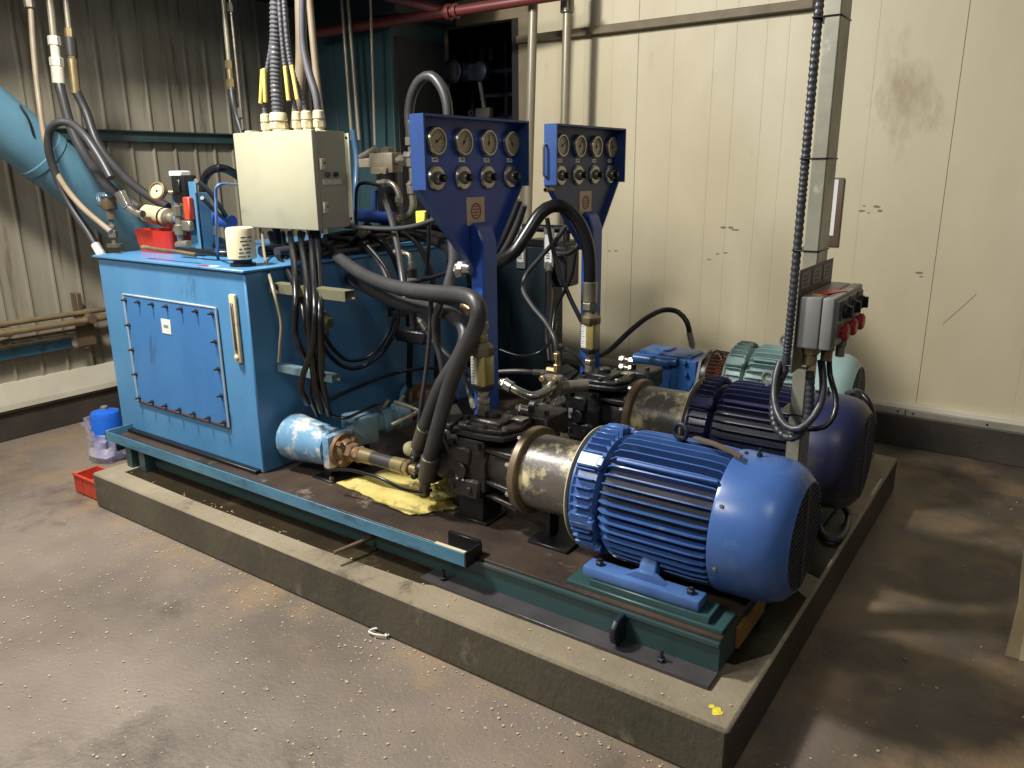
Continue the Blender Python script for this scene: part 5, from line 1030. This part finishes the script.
# ball valve on tank side
def sidevalve():
    p = Vector((-2.732,2.350,0.944)); p = Vector((-2.700,2.334,0.941))
    t = thing('ball_valve', 'olive brass valve on the tank side just right of the hanging cables', 'valve', tuple(p))
    b = MB(); b.cyl(p+Vector((0, 0, 0.05)), p+Vector((0, 0, -0.07)), 0.022, seg=14, ch=0.003); b.hexn(p+Vector((0, 0, -0.01)), p+Vector((0, 0, 0.03)), 0.034); b.cyl(p+Vector((-0.08, 0, 0)), p+Vector((0.04, 0, 0)), 0.016); b.hexn(p+Vector((0.02, 0, 0)), p+Vector((0.05, 0, 0)), 0.026); b.cyl(p+Vector((0, 0, -0.07)), p+Vector((0, 0, -0.13)), 0.01); b.build('valve_body', mat('olive_brass', (112, 108, 72), (84, 78, 52), 0.4, metal=0.4), t)
sidevalve()

# pipework clutter on the tank lid behind the junction box
for (x_, z_, r_, m_, lb_) in ((-3.12, 1.235, 0.026, M_hoseblk, 'thick black hose lying along the tank lid, leftmost of those below the junction box'), (-3.0, 1.235, 0.026, M_conddark, 'dark grey hose lying lengthwise on the tank lid'), (-2.9, 1.228, 0.02, M_hoseblk, 'black hose lying lengthwise near the right edge of the tank lid'), (-2.83, 1.222, 0.014, M_hose, 'slim grey hose along the right edge of the tank lid')):
    hose('lid_hose', [(x_, 2.35, z_), (x_+0.015, 2.7, z_+0.01), (x_-0.01, 3.1, z_+0.03), (x_+0.02, 3.5, z_+0.01), (x_, 3.8, z_)], r_, m_, lb_)
def lidblock(x, y, sx, sy, sz, m, label):
    t = thing('manifold_block', label, 'valve block', (x, y, 1.207), 'valve blocks on the tank lid')
    b = MB(); b.box((x, y, 1.207+sz/2), (sx, sy, sz), None, 0.008, seg=2); b.build('block', m, t)
    for k in range(3):
        q = Vector((x+(k-1)*sx*0.3, y-sy/2, 1.207+sz*0.6)); b = MB(); b.hexn(q, q+Vector((0, -0.02, 0)), 0.018); b.cyl(q+Vector((0, -0.02, 0)), q+Vector((0, -0.04, 0)), 0.012); b.build('port_plug', M_zinc, t)
    b = MB(); b.cyl((x, y, 1.207+sz), (x, y, 1.207+sz+0.06), 0.024, seg=16, ch=0.003); b.hexn((x, y, 1.207+sz+0.06), (x, y, 1.207+sz+0.075), 0.016); b.build('solenoid', M_dark, t)
lidblock(-2.90, 3.62, 0.22, 0.12, 0.08, M_dark, 'black valve block at the far end of the tank lid')
lidblock(-2.92, 2.86, 0.16, 0.1, 0.07, M_castb, 'black valve block on the tank lid under the dark blue manifold pipe')
for k, (y_, lb_) in enumerate(((2.78, 'nearest'), (3.0, 'middle'), (3.3, 'farthest'))):
    hose('cross_hose', [(-3.15, y_, 1.27), (-2.9, y_-0.02, 1.30), (-2.72, y_, 1.25), (-2.66, y_+0.05, 1.05), (-2.68, y_+0.1, 0.8), (-2.72, y_+0.12, 0.5)], 0.016, M_hoseblk if k != 1 else M_hose, '%s hose draped over the right edge of the tank lid and down its side' % lb_)
b = MB(); b.bb((-2.70, 2.75, 0.9), (-2.64, 3.6, 0.93), 0.003); b.bb((-2.70, 2.75, 0.93), (-2.695, 3.6, 0.97), 0.001)
tag(b.build('side_bracket', M_grille, origin=(-2.7, 3.1, 0.9)), 'dark bracket rail along the tank side behind the hoses', 'bracket')

# ------------------------------------------------------------ big hoses between tank and pump
hose('pressure_hose', [(-2.974,2.600,1.247), (-2.743,2.500,1.206), (-2.500,2.400,1.164), (-2.245,2.280,1.154), (-2.017,2.180,1.160), (-1.816,2.120,1.173), (-1.666,2.060,1.186), (-1.579,2.020,1.179), (-1.555,2.010,1.142), (-1.578,2.010,1.079), (-1.641,2.020,0.986), (-1.707,2.030,0.867), (-1.768,2.040,0.723), (-1.827,2.050,0.580), (-1.853,2.060,0.531)], 0.0285, M_hose, 'thick grey hose sweeping across and bending down to the lowest pump port, frontmost', 'hose', seg=16)
hose('pressure_hose', [(-3.097,2.700,1.152), (-2.825,2.600,1.110), (-2.546,2.500,1.073), (-2.281,2.400,1.055), (-2.035,2.300,1.071), (-1.856,2.220,1.077), (-1.742,2.160,1.053), (-1.715,2.130,1.003), (-1.743,2.110,0.929), (-1.799,2.100,0.848), (-1.847,2.100,0.763), (-1.886,2.100,0.681), (-1.902,2.100,0.650)], 0.0275, M_hose, 'thick grey hose just behind the frontmost one, ending at a higher pump fitting', 'hose', seg=16)
def hosetail(a, c, d_, label, r=0.03):
    a, c, d_ = Vector(a), Vector(c), Vector(d_)
    b = MB(); b.cyl(a, c, r, r*0.94, seg=18, ch=0.003); o = b.build('hose_tail', mat('dull_ferrule', (112, 106, 92), (88, 82, 70), 0.38, metal=0.4), origin=a); tag(o, label, 'fitting')
    b = MB(); b.tube(spline([c, (c+d_)/2+Vector((-0.006, 0, -0.008)), d_], 0.01), r*0.72, 14); b.sphere(d_, r*0.8); b.build('hose_bend', mat('dull_ferrule', (112, 106, 92), None), o)
hosetail((-1.833,2.050,0.562), (-1.867,2.060,0.463), (-1.916,2.100,0.383), 'dull metal ferrule on the lower end of the frontmost thick hose', 0.033)
hosetail((-1.897,2.100,0.655), (-1.956,2.120,0.556), (-1.976,2.160,0.459), 'dull metal ferrule on the upper of the two hose ends at the pump', 0.031)
hose('thin_hose', [(-2.740,2.800,1.481), (-2.603,2.700,1.399), (-2.472,2.600,1.275), (-2.356,2.500,1.158), (-2.298,2.450,1.060)], 0.014, M_hose, 'grey hose dropping steeply from the valve block behind the big hoses')
hose('thin_hose', [(-2.803,2.600,1.348), (-2.670,2.600,1.344), (-2.511,2.600,1.344), (-2.358,2.600,1.363), (-2.235,2.600,1.396)], 0.011, M_hose, 'slim grey line running level from the junction box to the nearer gauge panel')
hose('thin_hose', [(-3.038,2.700,1.285), (-2.882,2.700,1.267), (-2.761,2.700,1.229), (-2.635,2.650,1.179), (-2.540,2.600,1.111)], 0.012, M_hose, 'slim grey hose curving down right below the junction box corner')
hose('thin_hose', [(-2.944,2.700,1.210), (-2.869,2.700,1.253), (-2.796,2.700,1.304)], 0.018, M_hoseblk, 'short black hose stub with brass nut pointing up right below the junction box', ends=(0, 1), fm=M_brass)
hose('thin_hose', [(-1.930,2.200,1.127), (-1.941,2.200,1.010), (-1.964,2.200,0.869), (-1.997,2.200,0.721), (-2.080,2.250,0.522)], 0.009, M_hose, 'thin grey line hanging straight down beside the big hose ends')
hose('thin_hose', [(-1.838,2.150,1.134), (-1.896,2.180,1.064), (-1.913,2.200,0.974), (-1.891,2.200,0.898), (-1.879,2.200,0.829)], 0.013, M_hose, 'slim grey hose bowing left under the big looping hoses')
hose('thin_hose', [(-2.056,2.300,0.988), (-2.011,2.300,0.936), (-1.940,2.300,0.892), (-1.871,2.300,0.832), (-1.843,2.300,0.763), (-1.784,2.250,0.736)], 0.010, M_hose, 'slim grey hose slanting down right to the top of the nearer pump', ends=(1, 1))
hose('thin_hose', [(-2.150,2.600,1.311), (-2.065,2.500,1.232), (-2.012,2.400,1.153), (-1.941,2.300,1.112)], 0.020, M_hose, 'grey hose dropping behind the left slope of the nearer gauge panel')
hose('thin_hose', [(-2.827,3.000,1.292), (-2.657,3.000,1.269), (-2.430,2.900,1.238), (-2.319,2.800,1.187)], 0.024, M_hoseblk, 'thick black hose curving right behind the slim level grey line')
hose('thin_hose', [(-2.366,2.700,1.449), (-2.368,2.700,1.294), (-2.394,2.700,1.133)], 0.010, M_hoseblk, 'thin black hose hanging by the left edge of the nearer gauge panel', ends=(1, 0), fm=M_brass)
hose('thin_hose', [(-2.561,2.700,1.074), (-2.370,2.700,1.121), (-2.220,2.700,1.167), (-2.134,2.700,1.199)], 0.010, M_hoseblk, 'thin black hose running up right to the steel coupling on the panel post')
hose('thin_pipe', [(-2.341,2.400,0.605), (-2.251,2.400,0.597), (-2.182,2.400,0.586)], 0.009, M_zinc, 'short thin metal pipe slanting down past the thick hose ends', 'pipe')
hose('thin_pipe', [(-2.318,2.350,0.516), (-2.285,2.400,0.540), (-2.251,2.450,0.561)], 0.009, M_zinc, 'short thin metal pipe rising right below the thick hose ends', 'pipe')
b = MB(); p = Vector((-2.531,2.750,1.151)); b.cyl(p, p+Vector((0, 0, -0.12)), 0.03, seg=16, ch=0.004); b.cyl(p+Vector((0, 0, -0.12)), p+Vector((0, 0, -0.36)), 0.02, seg=12); b.hexn(p+Vector((0.0, -0.02, -0.06)), p+Vector((0.06, -0.02, -0.06)), 0.02); b.bb(p+Vector((-0.1, -0.03, -0.36)), p+Vector((0.09, 0.05, -0.3)), 0.006)
tag(b.build('solenoid_valve', M_castb, origin=p), 'black solenoid valve below the small chrome elbow', 'valve')
b = MB(); p = Vector((-1.767,2.200,1.122)); b.cyl(p, p+Vector((0.05, -0.02, -0.02)), 0.024, seg=14, ch=0.003); tag(b.build('brass_plug', M_brass, origin=p), 'brass plug tucked inside the bend of the frontmost hose', 'fitting')

# suction line: blue body, rusty flange, brass hose
def suction():
    y, z = 2.15, 0.44
    t = thing('suction_strainer', 'pale blue conical strainer with chipped paint in front of the tank side', 'strainer', (-2.545, y, 0.298))
    b = MB(); b.lathe((-2.745, y, z), (1, 0, 0), [(0, 0.09), (0.006, 0.104), (0.03, 0.107), (0.05, 0.103), (0.24, 0.086), (0.27, 0.083)], 40); b.build('strainer_body', M_skyclean, t)
    b = MB()
    b.box((-2.450, y, z), (0.045, 0.15, 0.15), None, 0.014, seg=2); b.build('square_flange', M_skyclean, t)
    b = MB(); b.lathe((-2.428, y, z), (1, 0, 0), [(0, 0.075), (0.022, 0.075), (0.026, 0.055), (0.05, 0.045)], 28)
    for a in range(4): 
        q = Vector((-2.405, y+0.058*math.cos(PI/4+a*PI/2), z+0.058*math.sin(PI/4+a*PI/2))); b.hexn(q, q+Vector((0.025, 0, 0)), 0.014)
    b.build('rusty_flange', M_copper, t)
    b = MB(); b.bb((-2.525, y-0.03, 0.299), (-2.475, y+0.03, z-0.08), 0.003); b.bb((-2.565, y-0.06, 0.299), (-2.435, y+0.06, 0.306), 0.002); b.hexn((-2.455, y-0.045, 0.306), (-2.455, y-0.045, 0.32), 0.012, mt=M_zinc); b.build('stand', M_dark, t)
    b = MB(); b.hexn((-2.385, y, z), (-2.345, y, z), 0.042); b.cyl((-2.345, y, z), (-2.320, y, z), 0.03); b.hexn((-2.330, y, z), (-2.305, y, z-0.001), 0.037); b.build('brass_nut', M_copper, t)
    b = MB(); b.cyl((-2.305, y, z), (-2.235, y, z), 0.033, 0.031, seg=20, ch=0.003); b.build('hose_ferrule', M_brass, t)
    b = MB(); b.cyl((-2.235, y, z), (-2.115, y-0.0, z), 0.0285, seg=20); b.build('hose_section', M_hose, t)
    b = MB(); b.cyl((-2.125, y, z), (-2.055, y, z), 0.031, 0.033, seg=20, ch=0.003); b.hexn((-2.055, y, z), (-2.030, y, z), 0.034); b.cyl((-2.030, y, z), (-1.935, y, z+0.0), 0.02, seg=14); b.build('hose_ferrule', M_brass, t)
suction()
def butterfly():
    a = Vector((-2.494,2.300,0.478)); c = Vector((-2.424,2.500,0.498)); d = (c-a).normalized()
    t = thing('butterfly_valve', 'pale blue valve with two short bolts behind the chipped blue strainer', 'valve', (a.x, a.y, 0.298))
    b = MB(); b.box(a+d*0.02, (0.13, 0.13, 0.13), (0, 0, math.atan2(d.y, d.x)), 0.014, seg=2); b.lathe(a, d, [(0.05, 0.045), (0.12, 0.045), (0.125, 0.06), (0.16, 0.06), (0.165, 0.05), (0.19, 0.05), (0.2, 0.062), (0.25, 0.062), (0.26, 0.055)], 28); b.build('valve_body', M_paleteal, t)
    b = MB(); b.bb((a.x-0.04, a.y-0.04, 0.299), (a.x+0.04, a.y+0.04, a.z-0.06), 0.003); b.build('stand', M_dark, t)
    b = MB(); b.cyl(c-d*0.03, c+d*0.3, 0.045, seg=20); b.build('rubber_sleeve', M_hoseblk, t)
    for k in (0.13, 0.21):
        q = a+d*k+Vector((0, 0, 0.055)); b = MB(); b.cyl(q, q+Vector((0.03, 0.02, 0.045)), 0.008, seg=8); b.hexn(q, q+Vector((0.01, 0.006, 0.014)), 0.013); b.build('clamp_bolt', M_zinc, t)
butterfly()
def manifoldlow():
    t = thing('suction_manifold', 'teal and rusty suction pipe low behind the thick hoses', 'pipe', (-2.7, 3.0, 0.298))
    b = MB(); a = Vector((-2.900,2.900,0.426)); c = Vector((-2.763,2.950,0.435)); b.cyl(a, c, 0.055, seg=20); b.cyl(c, c+Vector((0.03, 0, 0)), 0.075, seg=24); e = Vector((-2.559,3.000,0.473)); b.cyl(c, e, 0.05, seg=18, mt=M_copper)
    b.cyl(c+Vector((0.06, 0, 0)), c+Vector((0.08, 0, 0)), 0.075, seg=24, mt=M_copper); b.bb((a.x-0.02, a.y-0.04, 0.299), (a.x+0.03, a.y+0.04, a.z-0.05)); b.build('pipe_run', M_tealduct, t)
    b = MB(); p = Vector((-2.448,2.950,0.523)); b.bb(p-Vector((0.06, 0.05, 0.04)), p+Vector((0.07, 0.05, 0.05)), 0.008); b.build('blue_block', M_motorfoot, t)
manifoldlow()

# hoses around the farther pump and panels
hose('pressure_hose', [(-1.697,3.000,1.093), (-1.698,3.000,1.177), (-1.710,3.000,1.273), (-1.741,2.980,1.368), (-1.789,2.950,1.432), (-1.829,2.900,1.446), (-1.863,2.850,1.414), (-1.892,2.800,1.340), (-1.931,2.750,1.257), (-2.017,2.750,1.210)], 0.0285, M_hoseblk, 'thick glossy black hose arching from the far sight-glass filter over to the nearer panel', 'hose', seg=16, ends=(1, 0), L=0.12)
hose('thin_hose', [(-1.973,2.850,1.471), (-2.011,2.850,1.393), (-2.061,2.850,1.304), (-2.107,2.850,1.240)], 0.018, M_hose, 'grey hose sloping down just behind the right side of the nearer panel, upper one')
hose('thin_hose', [(-2.015,2.950,1.445), (-2.060,2.950,1.342), (-2.117,2.950,1.253), (-2.175,2.950,1.199)], 0.018, M_hose, 'grey hose sloping down just behind the right side of the nearer panel, lower one')
hose('thin_hose', [(-1.885,3.100,1.347), (-1.938,3.100,1.281), (-2.027,3.100,1.193), (-2.108,3.100,1.107), (-2.091,3.050,1.042), (-2.006,3.000,0.980), (-1.896,2.950,0.919), (-1.815,2.900,0.858), (-1.804,2.900,0.790)], 0.011, M_hose, 'slim grey hose in an S-curve between the two gauge panels', ends=(0, 1))
hose('thin_hose', [(-1.988,3.100,1.380), (-1.960,3.100,1.257), (-1.915,3.100,1.130), (-1.859,3.100,1.017), (-1.793,3.100,0.910)], 0.011, M_hoseblk, 'slim black hose dropping straight to the far sight-glass filter')
hose('thin_hose', [(-1.948,3.300,1.208), (-1.969,3.300,1.094), (-2.014,3.300,1.006), (-2.061,3.300,0.921), (-2.047,3.250,0.818), (-1.966,3.150,0.734), (-1.888,3.080,0.659)], 0.009, M_hoseblk, 'thin black hose beside the left edge of the farther panel post')
hose('thin_hose', [(-2.371,3.720,1.048), (-2.333,3.660,0.979), (-2.288,3.600,0.923), (-2.237,3.500,0.837), (-2.179,3.400,0.751), (-2.096,3.300,0.635)], 0.018, M_hoseblk, 'black hose with a bright steel end hanging from the labelled dark unit', ends=(1, 0), fm=M_chrome, L=0.09)
hose('thin_hose', [(-2.358,3.740,1.153), (-2.225,3.600,1.156), (-2.072,3.450,1.183), (-1.892,3.260,1.247)], 0.012, M_hoseblk, 'short black hose from the labelled unit toward the farther panel')
hose('thin_hose', [(-1.814,3.300,0.704), (-1.790,3.400,0.728), (-1.743,3.500,0.803), (-1.694,3.600,0.864), (-1.652,3.700,0.890), (-1.596,3.750,0.877), (-1.543,3.750,0.829), (-1.523,3.750,0.763)], 0.014, M_hoseblk, 'glossy black hose arching against the cream wall into the bright blue pump', ends=(0, 1), L=0.07)
hose('thin_hose', [(-1.974,3.200,0.759), (-1.828,3.100,0.747), (-1.728,3.050,0.708)], 0.009, M_hose, 'thin grey hose slanting to the base of the far sight-glass filter')
hose('thin_hose', [(-2.006,2.700,0.725), (-1.910,2.720,0.739), (-1.824,2.750,0.740)], 0.011, M_hose, 'thin grey hose with bright end running level right of the nearer panel post', ends=(0, 1), fm=M_chrome)
hose('thin_hose', [(-2.196,3.000,0.745), (-2.077,3.000,0.730), (-1.961,3.000,0.764), (-1.958,3.100,0.814), (-1.998,3.200,0.872)], 0.008, M_hoseblk, 'thin black hose looping low behind the two gauge panels')
hose('pressure_hose', [(-2.149,2.700,0.705), (-2.025,2.650,0.706), (-1.906,2.600,0.708), (-1.858,2.600,0.702)], 0.025, M_hoseblk, 'short thick black hose behind the nearer panel post')
elbow('elbow_fitting', [(-1.834,2.580,0.710), (-1.787,2.580,0.696), (-1.740,2.600,0.681), (-1.711,2.640,0.689), (-1.706,2.680,0.698)], 0.019, 'bright steel swept elbow feeding the farther black pump, upper one', M_chrome)
elbow('elbow_fitting', [(-1.693,2.500,0.649), (-1.657,2.520,0.642), (-1.639,2.560,0.647), (-1.626,2.600,0.661)], 0.016, 'bright steel swept elbow just below, level with the nearer pump cover', M_chrome)
b = MB(); b.cyl((-1.711,2.750,0.752), (-1.711,2.750,0.845), 0.009, seg=10); p = Vector((-1.711,2.750,0.761)); b.hexn(p, p+Vector((0, 0, 0.03)), 0.016); b.hexn(p+Vector((-0.05, 0, 0)), p, 0.014); b.hexn(p+Vector((0, 0, 0.05)), p+Vector((0, 0, 0.08)), 0.016)
tag(b.build('pipe_tee', M_brass, origin=p), 'thin upright brass tee left of the farther pump', 'fitting')
def portflange():
    p = Vector((-1.712,2.720,0.692)); t = thing('flange_clamp', 'tarnished bolted port flange at the left end of the farther black pump', 'fitting', tuple(p))
    b = MB(); b.box(p, (0.09, 0.05, 0.12), (0, 0, 0.2), 0.014, seg=2); b.cyl(p, p+Vector((0.10, 0.12, 0)), 0.028, seg=16); b.build('flange_half', M_zinc, t)
    for (dx, dz) in ((-0.03, 0.045), (0.03, 0.045), (-0.03, -0.045), (0.03, -0.045)):
        b = MB(); q = p+Vector((dx, -0.025, dz)); b.cyl(q, q+Vector((0, -0.022, 0)), 0.014, seg=12, ch=0.003); b.build('flange_bolt', M_brass, t)
portflange()
b = MB()
for q in ((-1.585,2.550,0.604), (-1.596,2.500,0.594), (-1.553,2.500,0.581)): 
    q = Vector(q); b.cyl(q, q+Vector((0, -0.035, 0)), 0.017, seg=14, ch=0.004)
b.bb(Vector((-1.660,2.600,0.589)), Vector((-1.560,2.550,0.553))+Vector((0, 0.03, 0)), 0.004)
tag(b.build('port_bolts', M_castb, origin=(-1.604,2.550,0.579)), 'cluster of round bolt heads behind the bell housing of the bright blue motor', 'fitting')
# chrome handles on the farther panel
hdl = MB(); b = hdl; b.tube(spline([(-1.85, 2.90, 1.70), (-1.85, 2.862, 1.695), (-1.85, 2.858, 1.66), (-1.85, 2.858, 1.60), (-1.85, 2.862, 1.572), (-1.85, 2.90, 1.567)], 0.008), 0.005, 8)
tag(b.build('chrome_bypass_tube', M_chrome, origin=(-1.85, 2.88, 1.6)), 'thin chrome U-shaped tube on the left side of the farther panel', 'pipe')
b = MB(); b.cyl((-1.83, 2.9, 1.515), (-1.83, 2.84, 1.515), 0.008, seg=10); b.hexn((-1.83, 2.84, 1.515), (-1.83, 2.86, 1.515), 0.012)
tag(b.build('side_stub', M_brass, origin=(-1.83, 2.87, 1.515)), 'short brass stub on the left side of the farther panel', 'fitting')

# ------------------------------------------------------------ things on the floor
def bottle():
    x, y = -4.37, 2.12
    t = thing('blue_bottle', 'glossy blue bottle with screw cap on the floor behind the left end of the plinth', 'bottle', (x, y, 0))
    b = MB(); b.lathe((x, y, 0.002), (0, 0, 1), [(0, 0.075), (0.01, 0.083), (0.255, 0.083), (0.28, 0.074), (0.29, 0.045), (0.295, 0.03)], 36); b.build('bottle_body', M_bottleblue, t)
    b = MB(); b.cyl((x, y, 0.29), (x, y, 0.315), 0.02, seg=16, ch=0.003); b.build('cap', M_grey, t)
    t2 = thing('plastic_bag', 'crumpled clear plastic bag wrapped round the foot of the blue bottle', 'bag', (x-0.02, y-0.04, 0))
    b = MB(); rnd = random.Random(4); n = 28; rows = []
    for j, (z, r) in enumerate(((0.004, 0.10), (0.04, 0.115), (0.09, 0.10), (0.13, 0.11), (0.16, 0.10), (0.19, 0.12))):
        rows.append([b.bm.verts.new((x+(r+rnd.uniform(-.012, .018))*math.cos(2*PI*i/n), y+(r+rnd.uniform(-.012, .018))*math.sin(2*PI*i/n), z+rnd.uniform(-.003, .012)+(0.05*math.cos(2*PI*i/n-3.6) if j == 5 else 0))) for i in range(n)])
    for p, q in zip(rows, rows[1:]):
        for i in range(n): b.bm.faces.new((p[i], p[(i+1) % n], q[(i+1) % n], q[i]))
    b.build('bag_film', M_film, t2)
bottle()
def crate():
    p = Vector((-4.197,1.860,0.000)); x0, y0 = -3.96, 1.80
    t = thing('red_bin', 'dusty red plastic bin lying on the floor against the left end of the plinth', 'bin', (x0+0.08, y0+0.08, 0))
    b = MB(); X0, X1, Y0, Y1 = -4.03, -3.785, 1.745, 1.87
    b.bb((X0, Y0, 0.002), (X1, Y1, 0.012), 0.003); b.bb((X0, Y0, 0.002), (X1, Y0+0.008, 0.10), 0.003); b.bb((X0, Y1-0.008, 0.002), (X1, Y1, 0.11), 0.003); b.bb((X0, Y0, 0.002), (X0+0.008, Y1, 0.105), 0.003); b.bb((X1-0.008, Y0, 0.002), (X1, Y1, 0.10), 0.003)
    b.bb((X0-0.006, Y0-0.006, 0.098), (X1, Y0+0.01, 0.106), 0.002); b.bb((X0+0.08, Y0-0.004, 0.01), (X0+0.09, Y0+0.004, 0.1)); b.bb((X0+0.02, Y0+0.02, 0.04), (X1-0.02, Y1-0.02, 0.05), 0.003)
    b.build('bin_body', M_redcrate, t)
crate()
def plank():
    b = MB(); b.prism([(0.035, 2.815, 0.0), (0.3, 2.815, 0.0), (0.3, 2.815, 0.75), (0.06, 2.815, 0.75), (0.03, 2.815, 0.42), (0.045, 2.815, 0.2)], (0, 0.02, 0), bev=0.002)
    t = b.build('wooden_board', M_wood, origin=(0.15, 2.82, 0)); tag(t, 'weathered wooden board standing on the floor at the right edge of the view', 'board')
    b = MB(); b.bb((0.075, 2.812, 0.0), (0.095, 2.8155, 0.75), 0.001); b.build('edge_strip', M_cream, t)
plank()
for k, (u, c, lb) in enumerate((((0), (-1.800,1.704,0.006), 'white cable tie loop on the floor beside the plinth, left one'), ((1), (-1.740,1.723,0.006), 'white cable tie loop on the floor beside the plinth, right one'))):
    c = Vector(c); pts = [c+Vector((0.034*math.cos(a)*(1 if k else 1.1), 0.02*math.sin(a)+0.008*math.cos(a), 0.004+0.006*abs(math.sin(a)))) for a in [2*PI*i/24 for i in range(24 if k == 0 else 17)]]
    b = MB(); b.tube(pts, 0.0035, 6, closed=(k == 0)); tag(b.build('cable_tie_loop', M_white, origin=c), lb, 'cable tie', 'white cable ties on the floor')
# loose chips of debris scattered over floor and plinth
def debris():
    b = MB(); rnd = random.Random(11)
    for i in range(2400):
        if i < 1500: x = rnd.uniform(-3.6, 0.2); y = rnd.uniform(0.75, 1.70); z = 0.001
        elif i < 1850: x = rnd.uniform(-0.5, 0.9); y = rnd.uniform(1.6, 4.7); z = 0.001
        elif i < 2200: x = rnd.uniform(-3.4, -0.6); y = PY0-abs(rnd.gauss(0, 0.07))-0.005; z = 0.001
        else: x = rnd.uniform(-3.6, -0.56); y = rnd.uniform(1.73, 1.83); z = 0.1785
        s = rnd.choice((0.0012, 0.0016, 0.002, 0.0025, 0.003, 0.0035, 0.0055)); a = rnd.uniform(0, 6.28); n = rnd.randint(4, 6)
        ring = [(x+s*math.cos(a+2*PI*k/n)*rnd.uniform(.6, 1.2), y+s*math.sin(a+2*PI*k/n)*rnd.uniform(.5, 1.1), z) for k in range(n)]
        b.prism(ring, (0, 0, s*0.5))
    tag(b.build('floor_debris', M_debris), 'pale chips and crumbs scattered on the floor and plinth edge', 'debris', kind='stuff')
debris()
b = MB()
rnd = random.Random(3)
for (cx, cy, r) in ((-0.592, 1.775, 0.012),):
    for i in range(9): a = rnd.uniform(0, 6.28); b.lathe((cx+rnd.uniform(-.014, .014), cy+rnd.uniform(-.012, .012), 0.1785+0.0003*i), (0, 0, 1), [(0, 0.009), (0.0009, 0.008)], 7)
tag(b.build('paint_spot', mat('yellow_paint', (222, 206, 60), None, 0.5), origin=(-0.592, 1.775, 0.178)), 'yellow paint spot on the near right corner of the plinth', 'paint mark')
